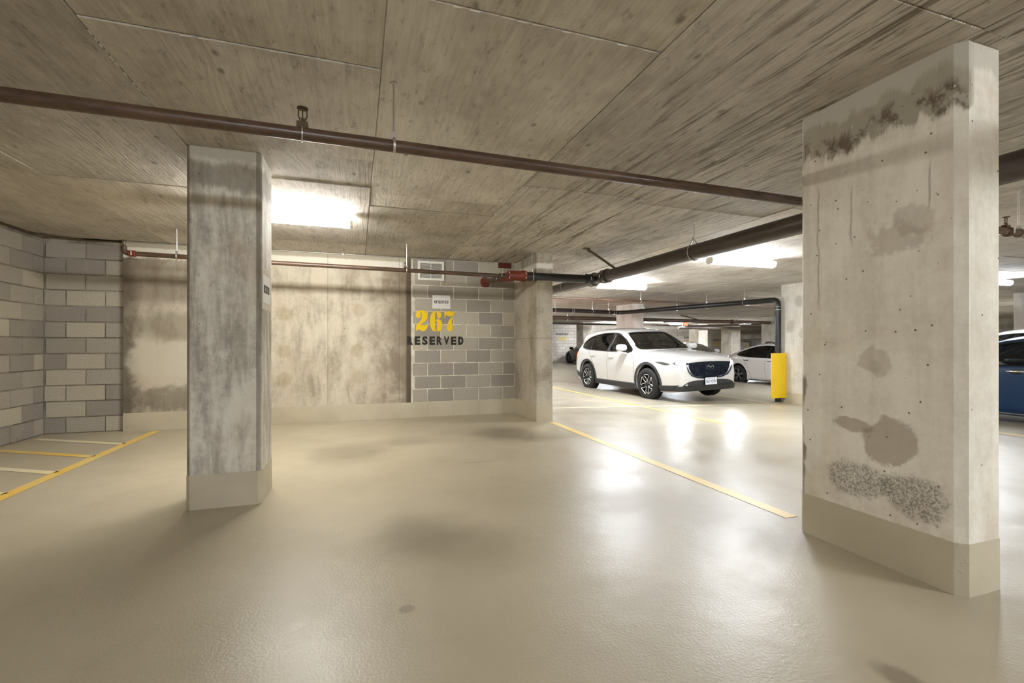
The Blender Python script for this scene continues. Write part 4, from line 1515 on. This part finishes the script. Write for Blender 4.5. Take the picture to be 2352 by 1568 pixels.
def seat_mesh(x, y, rear=False, w=0.5):
    mb = MB()
    hw = w / 2
    z0 = 0.55
    prof = [(0.25, z0), (0.27, z0 + 0.10), (-0.15, z0 + 0.13), (-0.28, z0 + 0.62), (-0.33, z0 + 0.68), (-0.40, z0 + 0.62), (-0.26, z0)]
    n = len(prof)
    v = [(x + p[0], y - hw, p[1]) for p in prof] + [(x + p[0], y + hw, p[1]) for p in prof]
    mb.add(v, [tuple(range(n)), tuple(range(2 * n - 1, n - 1, -1))] + [(i, n + i, n + (i + 1) % n, (i + 1) % n) for i in range(n)])
    for yy in ((y,) if not rear else (y - w * 0.3, y + w * 0.3)):
        hp = [(-0.30, z0 + 0.70), (-0.28, z0 + 0.88), (-0.34, z0 + 0.92), (-0.40, z0 + 0.88), (-0.39, z0 + 0.70)]
        m = len(hp)
        v = [(x + p[0], yy - 0.12, p[1]) for p in hp] + [(x + p[0], yy + 0.12, p[1]) for p in hp]
        mb.add(v, [tuple(range(m)), tuple(range(2 * m - 1, m - 1, -1))] + [(i, m + i, m + (i + 1) % m, (i + 1) % m) for i in range(m)])
    return mb


def build_car(D, paint_mat, label, cat='car'):
    root = empty('car')
    tag(root, label, cat)
    x0, x1 = D['ends']
    N = 84
    xs = sorted(set([x0 + (x1 - x0) * i / N for i in range(N + 1)] + [x0 + 0.01, x0 + 0.03, x1 - 0.01, x1 - 0.03]))
    body0 = loft(D, xs).mesh('body')
    skin = Skin(body0)
    cav = D['cavity']
    cx = [cav[0] + (cav[1] - cav[0]) * i / 50 for i in range(51)]
    cuts = [loft(D, cx, 0.05, D['cavbot']).mesh('cav')]
    sw = resample(smooth_closed(D['side_window'], 4), 64)
    cuts.append(extrude_xz(sw, -2, 2).mesh('c'))
    fw = resample(smooth_closed(D['front_window'], 4), 48)
    cuts.append(extrude_yz(fw, D['fw_x'][0], D['fw_x'][1]).mesh('c'))
    rw = resample(smooth_closed(D['rear_window'], 4), 48)
    cuts.append(extrude_yz(rw, D['rw_x'][0], D['rw_x'][1]).mesh('c'))
    ax, r, track = D['axles'], D['r'], D['track']
    for a in ax:
        for s in (-1, 1):
            y0, y1 = sorted((s * (track - 0.34), s * 1.4))
            pr = [(D['arch'], y0), (D['arch'], y1)]
            c = MB().lathe([(0.0, y0), (D['arch'], y0), (D['arch'], y1), (0.0, y1)], 'y', 48, (a, 0, r + 0.02))
            m_ = c.mesh('c')
            bm = bmesh.new()
            bm.from_mesh(m_)
            bmesh.ops.remove_doubles(bm, verts=bm.verts, dist=1e-5)
            bmesh.ops.recalc_face_normals(bm, faces=bm.faces)
            bm.to_mesh(m_)
            bm.free()
            cuts.append(m_)
    body = boolean(body0, cuts)
    bo = obj('body', body, paint_mat, root, 35)
    # wheel-house liners (dark) and wheels
    for a in ax:
        for s in (-1, 1):
            ri = D['arch'] - 0.006
            pts = arch_path(a, r + 0.02, ri, -25, 205, 20)
            y0, y1 = s * (track - 0.33), s * (track + 0.075)
            v = [(p[0], y0, p[1]) for p in pts] + [(p[0], y1, p[1]) for p in pts]
            n = len(pts)
            MB().add(v, [(i, i + 1, n + i + 1, n + i) for i in range(n - 1)] + [tuple(range(n))]).build('wheel_liner', M['rubber'], root)
            wheel(root, a, s * (track + 0.02), r, D['tyre_w'], D['wheel'])
    # glass
    for sd in ('L', 'R'):
        for (nm, poly, mt) in D['panes']:
            skin.patch(poly, sd, -0.014, skirt=0.004, n=40).build('side_window', M[mt], root, 60)
        for (path, wd) in D['pillars']:
            skin.strip(path, wd, sd, -0.004).build('window_pillar', M['trim'], root, 60)
        ol = sw + [sw[0]]
        skin.strip(ol, 0.026, sd, 0.003, k=1).build('window_trim', M['trim'], root, 60)
    skin.patch(D['front_window'], 'F', -0.014, skirt=0.004, n=56, rings=(1.0, 0.85, 0.7, 0.5, 0.3)).build('windscreen', M['screen_glass'], root, 60)
    skin.patch(D['rear_window'], 'B', -0.014, skirt=0.004, n=56, rings=(1.0, 0.85, 0.7, 0.5, 0.3)).build('rear_window', M['privacy_glass'], root, 60)
    skin.strip(fw + [fw[0]], 0.03, 'F', 0.002, k=1).build('windscreen_surround', M['trim'], root, 60)
    # cabin
    si = D['seats']
    for y in (-0.37, 0.37):
        seat_mesh(si[0], y).build('seat', M['seat'], root, 40)
    seat_mesh(si[1], 0, True, 1.25).build('rear_bench', M['seat'], root, 40)
    dx = D['dash']
    MB().add([(dx, -0.72, 0.72), (dx - 0.45, -0.72, 0.72), (dx - 0.42, -0.72, D['dashz'] - 0.08), (dx - 0.3, -0.72, D['dashz']), (dx + 0.1, -0.70, D['dashz'] - 0.03),
              (dx, 0.72, 0.72), (dx - 0.45, 0.72, 0.72), (dx - 0.42, 0.72, D['dashz'] - 0.08), (dx - 0.3, 0.72, D['dashz']), (dx + 0.1, 0.70, D['dashz'] - 0.03)],
             [(0, 1, 2, 3, 4), (9, 8, 7, 6, 5), (0, 5, 6, 1), (1, 6, 7, 2), (2, 7, 8, 3), (3, 8, 9, 4), (4, 9, 5, 0)]).build('dashboard', M['interior'], root, 30)
    sx = dx - 0.52
    st = MB().ring((sx, 0.37, D['dashz'] - 0.05), (1, 0, 0.35), 0.18, 0.016, 24, 8)
    st.tube([(sx + 0.1, 0.37, D['dashz'] - 0.09), (sx - 0.02, 0.37, D['dashz'] - 0.05)], 0.03, 8)
    st.tube([(sx, 0.20, D['dashz'] - 0.05), (sx, 0.54, D['dashz'] - 0.05)], 0.014, 6)
    st.build('steering_wheel', M['trim'], root, 50)
    # mirrors
    mx, my, mz = D['mirror']
    for s in (-1, 1):
        v, f = [], []
        prof = [(0.10, 0.2), (0.085, 0.75), (0.03, 1.0), (-0.03, 1.02), (-0.06, 0.95)]
        n = 20
        for (px, sc_) in prof:
            for k in range(n):
                a = 2 * PI * k / n
                ca, sa = math.cos(a), math.sin(a)
                yy = math.copysign(abs(ca) ** 0.7, ca) * 0.125 * sc_
                zz = math.copysign(abs(sa) ** 0.7, sa) * 0.085 * sc_
                v.append((mx + px, s * (my + 0.10) + yy, mz + zz))
        for j in range(len(prof) - 1):
            for k in range(n):
                f.append((j * n + k, j * n + (k + 1) % n, (j + 1) * n + (k + 1) % n, (j + 1) * n + k))
        f.append(tuple(range(n)))
        f.append(tuple((len(prof) - 1) * n + k for k in range(n)))
        mo = MB().add(v, f).build('mirror', paint_mat, root, 50)
        MB().add([(mx - 0.02, s * (my - 0.06), mz - 0.13), (mx + 0.07, s * (my - 0.06), mz - 0.13), (mx + 0.06, s * (my + 0.16), mz - 0.07), (mx - 0.05, s * (my + 0.16), mz - 0.07),
                  (mx - 0.02, s * (my - 0.06), mz - 0.09), (mx + 0.07, s * (my - 0.06), mz - 0.09), (mx + 0.05, s * (my + 0.20), mz - 0.045), (mx - 0.04, s * (my + 0.20), mz - 0.045)],
                 [(0, 1, 2, 3), (4, 7, 6, 5), (0, 4, 5, 1), (1, 5, 6, 2), (2, 6, 7, 3), (3, 7, 4, 0)]).build('mirror_arm', M['trim'], mo)
        MB().lathe([(0.0, 0), (0.07, 0)], 'x', 16, (mx - 0.062, s * (my + 0.1), mz)).build('mirror_glass', M['chrome'], mo)
    # shut lines
    for sd in ('L', 'R'):
        for path in D['seams']:
            skin.strip(path, 0.007, sd, 0.0012, skirt=0.003).build('shut_line', M['trim'], root)
        for (hx, hz) in D['handles']:
            if D['handle_style'] == 'bar':
                p = skin.hit((hx, hz), sd, 0.03)
                s = 1 if sd == 'L' else -1
                MB().tube([(hx + 0.11, p.y - s * 0.03, hz), (hx + 0.08, p.y, hz), (hx - 0.08, p.y, hz + 0.004), (hx - 0.11, p.y - s * 0.03, hz)], [0.010, 0.014, 0.014, 0.010], 8).build('door_handle', D.get('handle_mat', paint_mat), root, 60)
                skin.patch([(hx - 0.07, hz - 0.035), (hx + 0.05, hz - 0.035), (hx + 0.06, hz), (hx + 0.05, hz + 0.03), (hx - 0.07, hz + 0.03)], sd, 0.001, n=20, skirt=0.002, rings=(1.0, 0.5)).build('handle_recess', D.get('recess', paint_mat), root, 60)
            else:
                skin.strip([(hx - 0.11, hz), (hx + 0.11, hz + 0.006)], [0.014, 0.030], sd, 0.003).build('door_handle', M['trim'], root)
    return root, skin, bo


# ---- white compact crossover
SUV = dict(
    ends=(-2.30, 2.27), cavity=(-2.12, 1.0), cavbot=[(-2.3, 0.88), (-0.95, 0.86), (-0.85, 0.45), (1.0, 0.45)],
    ztop=[(2.27, 0.86), (2.255, 0.905), (2.2, 0.955), (2.05, 0.995), (1.7, 1.045), (1.3, 1.085), (0.98, 1.11), (0.90, 1.13), (0.5, 1.36), (0.1, 1.565), (-0.1, 1.62), (-0.4, 1.655), (-0.9, 1.665), (-1.5, 1.63), (-1.9, 1.565), (-2.0, 1.50), (-2.12, 1.30), (-2.2, 1.10), (-2.26, 0.98), (-2.30, 0.86)],
    zbot=[(2.27, 0.36), (2.2, 0.27), (2.0, 0.22), (1.5, 0.20), (-1.5, 0.20), (-2.0, 0.26), (-2.2, 0.36), (-2.30, 0.44)],
    w=[(2.27, 0.64), (2.24, 0.70), (2.15, 0.79), (2.0, 0.85), (1.75, 0.895), (1.35, 0.918), (0.6, 0.92), (-1.35, 0.92), (-1.9, 0.89), (-2.12, 0.84), (-2.24, 0.76), (-2.30, 0.66)],
    wtop=[(2.27, 0.55), (2.2, 0.64), (2.0, 0.70), (1.3, 0.75), (0.95, 0.765), (0.5, 0.71), (0.1, 0.635), (-0.5, 0.615), (-1.4, 0.59), (-1.9, 0.56), (-2.1, 0.60), (-2.30, 0.55)],
    belt=[(2.27, 0.74), (2.0, 0.83), (1.5, 0.93), (1.0, 1.0), (0.0, 1.03), (-1.0, 1.05), (-1.8, 1.08), (-2.3, 0.76)],
    drop=[(2.27, 0.03), (2.0, 0.05), (1.0, 0.05), (0.5, 0.05), (0.0, 0.055), (-1.0, 0.06), (-2.3, 0.05)],
    side_window=[(0.70, 1.075), (0.2, 1.065), (-0.6, 1.085), (-1.3, 1.11), (-1.62, 1.14), (-1.78, 1.24), (-1.72, 1.36), (-1.45, 1.46), (-1.0, 1.52), (-0.5, 1.54), (-0.1, 1.515), (0.15, 1.43), (0.45, 1.25)],
    front_window=[(-0.70, 1.145), (-0.3, 1.135), (0.3, 1.135), (0.70, 1.145), (0.66, 1.28), (0.59, 1.46), (0.555, 1.515), (0.25, 1.535), (-0.25, 1.535), (-0.555, 1.515), (-0.59, 1.46), (-0.66, 1.28)], fw_x=(1.6, -0.35),
    rear_window=[(-0.60, 1.17), (0.0, 1.15), (0.60, 1.17), (0.57, 1.35), (0.50, 1.47), (0.0, 1.49), (-0.50, 1.47), (-0.57, 1.35)], rw_x=(-2.6, -1.85),
    axles=(1.35, -1.35), r=0.362, track=0.795, arch=0.425, tyre_w=0.225, wheel='petal',
    panes=[('front', [(0.70, 1.075), (0.2, 1.065), (-0.28, 1.075), (-0.28, 1.3), (-0.28, 1.535), (-0.1, 1.515), (0.15, 1.43), (0.45, 1.25)], 'side_glass'),
           ('rear', [(-0.34, 1.08), (-0.8, 1.09), (-1.22, 1.105), (-1.28, 1.3), (-1.22, 1.49), (-0.8, 1.535), (-0.34, 1.535), (-0.34, 1.3)], 'privacy_glass'),
           ('quarter', [(-1.28, 1.11), (-1.62, 1.14), (-1.78, 1.24), (-1.72, 1.36), (-1.45, 1.46), (-1.26, 1.485), (-1.30, 1.3)], 'privacy_glass')],
    pillars=[([(-0.31, 1.06), (-0.31, 1.55)], 0.10), ([(-1.22, 1.09), (-1.28, 1.5)], 0.05)],
    seats=(-0.1, -1.0), dash=0.95, dashz=1.06, mirror=(0.56, 0.93, 1.17),
    seams=[[(0.80, 1.03), (0.88, 0.8), (0.86, 0.45), (0.84, 0.34)], [(-0.30, 1.05), (-0.31, 0.7), (-0.31, 0.34)], [(-1.25, 1.08), (-1.16, 0.93), (-0.98, 0.72), (-0.9, 0.45), (-0.88, 0.34)], [(0.84, 0.345), (-0.88, 0.345)]],
    handles=[(-0.12, 0.925), (-1.02, 0.955)], handle_style='bar')
suv, sk, suv_body = build_car(SUV, M['car_white'], 'white crossover with lit headlamps driving down the aisle')
for sd in ('L', 'R'):
    for a in SUV['axles']:
        sk.strip(arch_path(a, SUV['r'] + 0.02, 0.448, -22, 202, 18), 0.062, sd, 0.012, k=2).build('arch_cladding', M['cladding'], suv, 60)
    sk.strip([(0.93, 0.275), (-0.93, 0.275)], 0.13, sd, 0.012, k=12).build('sill_cladding', M['cladding'], suv, 60)
    sk.strip([(1.74, 0.30), (2.0, 0.315), (2.20, 0.325)], 0.13, sd, 0.012).build('bumper_corner', M['cladding'], suv, 60)
    sk.strip([(-1.78, 0.36), (-2.1, 0.45)], 0.16, sd, 0.010).build('bumper_corner', M['cladding'], suv, 60)
    # tail lamp wrapping round the corner
    sk.patch([(-1.93, 1.02), (-2.1, 1.05), (-2.24, 0.98), (-2.25, 0.90), (-2.1, 0.90)], sd, 0.006, n=28).build('tail_lamp', M['taillamp'], suv, 60)
    sk.patch([(-2.12, 0.88), (-2.2, 0.88), (-2.25, 0.78), (-2.24, 0.68), (-2.2, 0.74)], sd, 0.004, n=24).build('reflector', M['amber'], suv, 60)
for s in (-1, 1):
    o = sk.patch([(s * 0.30, 1.02), (s * 0.60, 1.03), (s * 0.72, 1.0), (s * 0.70, 0.93), (s * 0.45, 0.95)], 'B', 0.006, n=24)
    o.build('tail_lamp', M['taillamp'], suv, 60)
# nose: shield grille in a chrome wing, lamps, dark lower bumper
gr = [(-0.52, 0.845), (-0.25, 0.862), (0.0, 0.866), (0.25, 0.862), (0.52, 0.845), (0.545, 0.79), (0.50, 0.68), (0.44, 0.60), (0.28, 0.555), (0.0, 0.54), (-0.28, 0.555), (-0.44, 0.60), (-0.50, 0.68), (-0.545, 0.79)]
go = sk.patch(gr, 'F', 0.010, n=64, skirt=0.03).build('grille', M['grille'], suv, 60)
wing = smooth_closed(gr, 4)
half = [(0.60, 0.795), (0.545, 0.66), (0.47, 0.585), (0.30, 0.535), (0.0, 0.52), (-0.30, 0.535), (-0.47, 0.585), (-0.545, 0.66), (-0.60, 0.795)]
sk.strip(half, 0.030, 'F', 0.020, k=5).build('grille_wing', M['chrome'], suv, 60)
emb = MB()
c = sk.hit((0.0, 0.745), 'F', 0.03)
ov = [(c.x + 0.004, 0.085 * math.cos(2 * PI * k / 28), c.z + 0.068 * math.sin(2 * PI * k / 28)) for k in range(29)]
emb.tube(ov, 0.0065, 6)
emb.tube([(c.x + 0.004, yy, c.z + zz) for (yy, zz) in ((-0.078, 0.02), (-0.05, 0.034), (-0.02, 0.016), (0.0, -0.012), (0.02, 0.016), (0.05, 0.034), (0.078, 0.02))], [0.004, 0.008, 0.009, 0.010, 0.009, 0.008, 0.004], 6)
emb.build('emblem', M['chrome'], suv, 60)
for s in (-1, 1):
    face = 'L' if s > 0 else 'R'
    sk.patch([(s * 0.53, 0.84), (s * 0.62, 0.855), (s * 0.70, 0.865), (s * 0.76, 0.87), (s * 0.79, 0.845), (s * 0.74, 0.80), (s * 0.64, 0.78), (s * 0.56, 0.79)], 'F', 0.004, n=40, skirt=0.012).build('headlamp', M['trim'], suv, 60)
    hl = sk.hit((s * 0.68, 0.83), 'F', 0.0)
    sk.patch([(s * 0.60, 0.84), (s * 0.67, 0.852), (s * 0.735, 0.85), (s * 0.75, 0.83), (s * 0.71, 0.803), (s * 0.62, 0.80)], 'F', 0.014, n=28).build('headlamp_lens', M['headlamp'], suv, 60)
    sk.strip([(s * 0.555, 0.80), (s * 0.62, 0.79), (s * 0.70, 0.80)], 0.012, 'F', 0.012).build('daytime_lamp', M['drl'], suv, 60)
    sk.patch([(1.62, 0.865), (1.78, 0.875), (1.98, 0.87), (2.05, 0.84), (1.95, 0.80), (1.80, 0.825)], face, 0.004, n=28).build('headlamp_side', M['lens'], suv, 60)
    ld = bpy.data.lights.new('headlamp_beam', 'SPOT')
    ld.energy = SPOT
    ld.color = (0.93, 0.97, 1.0)
    ld.spot_size = math.radians(140)
    ld.spot_blend = 0.7
    ld.shadow_soft_size = 0.04
    lo = bpy.data.objects.new('headlamp_beam', ld)
    COL.objects.link(lo)
    lo.parent = suv
    lo.location = (hl.x + 0.07, hl.y, hl.z)
    lo.rotation_euler = (0, -PI / 2 + math.radians(8), 0)
lower = [(-0.70, 0.33), (-0.60, 0.43), (-0.40, 0.475), (0.0, 0.48), (0.40, 0.475), (0.60, 0.43), (0.70, 0.33), (0.68, 0.295), (0.4, 0.30), (0.0, 0.30), (-0.4, 0.30), (-0.68, 0.295)]
sk.patch(lower, 'F', 0.008, n=56, skirt=0.02).build('lower_grille', M['cladding'], suv, 60)
sk.strip([(-0.78, 0.315), (-0.5, 0.32), (0.0, 0.325), (0.5, 0.32), (0.78, 0.315)], 0.095, 'F', 0.045, k=8, skirt=0.06).build('bumper_lip', M['cladding'], suv, 60)
px_ = sk.hit((0, 0.46), 'F', 0).x
pe = MB().box(px_ + 0.035, px_ + 0.045, -0.165, 0.165, 0.375, 0.545).build('plate_holder', M['trim'], suv)
MB().box(px_ + 0.045, px_ + 0.048, -0.152, 0.152, 0.38, 0.53).build('number_plate', M['plate'], pe)
me = fit_text('SE1  24V', 0.27, 0.068, 'plate_text', bold=0.0)
me.transform(Matrix.Translation((px_ + 0.049, 0, 0.452)) @ Matrix.Rotation(PI / 2, 4, 'Z') @ Matrix.Rotation(PI / 2, 4, 'X'))
obj('plate_text', me, M['plate_ink'], pe)
MB().box(px_ + 0.048, px_ + 0.0488, -0.10, 0.10, 0.507, 0.515).box(px_ + 0.048, px_ + 0.0488, -0.012, 0.012, 0.442, 0.462).build('plate_mark', M['plate_ink'], pe)
sk.patch([(-0.7, -0.42), (-0.45, -0.42), (-0.40, -0.38), (-0.40, 0.38), (-0.45, 0.42), (-0.7, 0.42), (-1.05, 0.42), (-1.1, 0.38), (-1.1, -0.38), (-1.05, -0.42)], 'T', 0.003, n=48, skirt=0.004).build('sunroof', M['trim'], suv, 60)
sk.strip([(1.0, -0.70), (1.6, -0.66), (2.1, -0.56)], 0.006, 'T', 0.001).build('bonnet_line', M['trim'], suv)
sk.strip([(1.0, 0.70), (1.6, 0.66), (2.1, 0.56)], 0.006, 'T', 0.001).build('bonnet_line', M['trim'], suv)
SX, SY, SR = 7.02, 10.30, -PI / 2 + math.radians(1.4)
suv.location = (SX, SY, zf(SX, SY))
suv.rotation_euler = (0, math.radians(0.2), SR)
suv.rotation_euler = (math.atan(0.027) * 1.0, 0.0, SR)

# ---- fastback sedan, one shape for the parked saloons
SED = dict(
    ends=(-2.36, 2.33), cavity=(-1.95, 1.15), cavbot=[(-2.3, 0.86), (-1.05, 0.84), (-0.95, 0.40), (1.2, 0.40)],
    ztop=[(2.33, 0.62), (2.31, 0.68), (2.2, 0.745), (2.0, 0.80), (1.7, 0.86), (1.3, 0.925), (1.1, 0.955), (0.7, 1.15), (0.25, 1.345), (0.0, 1.405), (-0.35, 1.435), (-0.8, 1.42), (-1.2, 1.355), (-1.6, 1.235), (-1.95, 1.11), (-2.15, 1.045), (-2.27, 1.01), (-2.33, 0.93), (-2.36, 0.80)],
    zbot=[(2.33, 0.30), (2.2, 0.20), (1.8, 0.16), (-1.8, 0.16), (-2.2, 0.24), (-2.36, 0.36)],
    w=[(2.33, 0.58), (2.29, 0.68), (2.15, 0.80), (1.9, 0.87), (1.45, 0.915), (0.5, 0.925), (-1.4, 0.925), (-1.9, 0.89), (-2.15, 0.82), (-2.3, 0.72), (-2.36, 0.60)],
    wtop=[(2.33, 0.48), (2.1, 0.62), (1.5, 0.72), (1.1, 0.76), (0.7, 0.70), (0.2, 0.61), (-0.4, 0.58), (-1.2, 0.57), (-1.7, 0.60), (-2.1, 0.62), (-2.36, 0.50)],
    belt=[(2.33, 0.50), (2.0, 0.66), (1.5, 0.80), (1.0, 0.88), (0.0, 0.92), (-1.0, 0.95), (-1.7, 0.97), (-2.36, 0.68)],
    drop=[(2.33, 0.03), (1.5, 0.05), (0.7, 0.05), (0.0, 0.06), (-1.0, 0.06), (-2.36, 0.05)],
    side_window=[(0.85, 0.945), (0.3, 0.945), (-0.5, 0.955), (-1.1, 0.975), (-1.45, 1.01), (-1.62, 1.075), (-1.45, 1.16), (-1.1, 1.26), (-0.7, 1.325), (-0.3, 1.335), (0.1, 1.29), (0.45, 1.15)],
    front_window=[(-0.68, 0.985), (-0.3, 0.975), (0.3, 0.975), (0.68, 0.985), (0.63, 1.12), (0.55, 1.30), (0.52, 1.345), (0.25, 1.365), (-0.25, 1.365), (-0.52, 1.345), (-0.55, 1.30), (-0.63, 1.12)], fw_x=(1.7, -0.25),
    rear_window=[(-0.56, 1.12), (0.0, 1.10), (0.56, 1.12), (0.53, 1.22), (0.48, 1.31), (0.0, 1.33), (-0.48, 1.31), (-0.53, 1.22)], rw_x=(-2.6, -1.05),
    axles=(1.44, -1.44), r=0.335, track=0.79, arch=0.385, tyre_w=0.225, wheel='cover',
    panes=[('front', [(0.85, 0.945), (0.3, 0.945), (-0.26, 0.95), (-0.26, 1.15), (-0.26, 1.33), (0.1, 1.29), (0.45, 1.15)], 'side_glass'),
           ('rear', [(-0.32, 0.955), (-0.8, 0.965), (-1.2, 0.985), (-1.25, 1.1), (-1.2, 1.23), (-0.75, 1.315), (-0.32, 1.33), (-0.32, 1.15)], 'side_glass'),
           ('quarter', [(-1.25, 0.99), (-1.45, 1.01), (-1.62, 1.075), (-1.45, 1.16), (-1.24, 1.22), (-1.26, 1.1)], 'privacy_glass')],
    pillars=[([(-0.29, 0.94), (-0.29, 1.34)], 0.10), ([(-1.22, 0.97), (-1.24, 1.24)], 0.05)],
    seats=(0.05, -0.95), dash=1.1, dashz=0.93, mirror=(0.70, 0.93, 1.0),
    seams=[[(0.95, 0.91), (1.0, 0.7), (0.95, 0.35), (0.9, 0.25)], [(-0.28, 0.94), (-0.30, 0.6), (-0.27, 0.25)], [(-1.3, 0.97), (-1.15, 0.85), (-1.0, 0.6), (-0.93, 0.4), (-0.88, 0.25)], [(0.9, 0.25), (-0.88, 0.25)]],
    handles=[(-0.12, 0.83), (-1.08, 0.845)], handle_style='flush')


def sedan_details(root, sk, on=False, lamps=True):
    for sd in ('L', 'R'):
        sk.strip([(1.0, 0.185), (-1.0, 0.185)], 0.06, sd, 0.010, k=12).build('sill', M['cladding'], root, 60)
        sk.patch([(-1.98, 0.97), (-2.2, 0.96), (-2.3, 0.88), (-2.28, 0.80), (-2.1, 0.86)], sd, 0.005, n=24).build('tail_lamp', M['tail_off'], root, 60)
        sk.patch([(1.75, 0.80), (2.0, 0.76), (2.2, 0.68), (2.2, 0.60), (2.0, 0.66)], sd, 0.005, n=24).build('headlamp', M['lens'], root, 60)
    sk.patch([(-0.62, 0.30), (-0.3, 0.36), (0.3, 0.36), (0.62, 0.30), (0.5, 0.24), (-0.5, 0.24)], 'F', 0.006, n=36).build('lower_grille', M['cladding'], root, 60)
    sk.patch([(-0.55, 0.36), (0.55, 0.36), (0.5, 0.28), (-0.5, 0.28)], 'B', 0.006, n=36).build('diffuser', M['cladding'], root, 60)


tes, tk, tes_body = build_car(SED, M['car_pearl'], 'white fastback sedan parked behind the yellow pipe guard')
sedan_details(tes, tk)


def place(o, x, y, rz):
    o.location = (x, y, zf(x, y))
    o.rotation_euler = (0, 0, rz)
    sl = math.atan(0.027) if x > 2.7 else 0.0
    # roll with the fall of the floor
    o.rotation_euler = (sl * (1 if math.sin(rz) < 0 else -1), 0, rz)


place(tes, 13.72, 11.70, -PI / 2)


def repaint(root, old, new):
    for ch in root.children:
        if ch.type == 'MESH' and ch.data.materials and ch.data.materials[0] == old:
            ch.data = ch.data.copy()
            ch.data.materials[0] = new
        repaint(ch, old, new)


dk = copy_tree(tes)
repaint(dk, M['car_pearl'], M['car_dark'])
tag(dk, 'nearly black sedan parked nose in at the far wall', 'car')
place(dk, 13.55, 25.35, PI / 2)
sv = copy_tree(tes)
repaint(sv, M['car_pearl'], M['car_silver'])
tag(sv, 'pale car half hidden beyond the crossover bonnet', 'car')
place(sv, 16.0, 19.5, -PI / 2 + 0.05)

# ---- blue saloon beside the broad pillar, with bar handles and a chrome sill line
BLU = dict(SED)
BLU.update(handle_style='bar', handle_mat=M['chrome'], recess=M['trim'], wheel='petal', handles=[(-0.13, 0.86), (-1.08, 0.87)])
blu, bk, blu_body = build_car(BLU, M['car_blue'], 'dark blue saloon parked right of the broad pale pillar')
sedan_details(blu, bk)
for sd in ('L', 'R'):
    bk.strip([(1.0, 0.205), (-1.0, 0.205)], 0.014, sd, 0.014, k=12).build('sill_strip', M['chrome'], blu, 60)
place(blu, 11.35, 4.85, PI / 2)
blu.scale = (1.06, 1.06, 1.08)
wh = copy_tree(suv)
for ch in [c for c in wh.children_recursive if c.type == 'LIGHT']:
    bpy.data.objects.remove(ch)
repaint(wh, M['headlamp'], M['lens'])
repaint(wh, M['drl'], M['lens'])
repaint(wh, M['taillamp'], M['tail_off'])
for ch in [c for c in wh.children_recursive if c.name.split('.')[0] in ('plate_text', 'plate_mark', 'emblem')]:
    bpy.data.objects.remove(ch)
tag(wh, 'white crossover parked beyond the blue saloon', 'car')
place(wh, 14.4, 6.5, PI / 2)
wh.scale = (1.08, 1.08, 1.10)
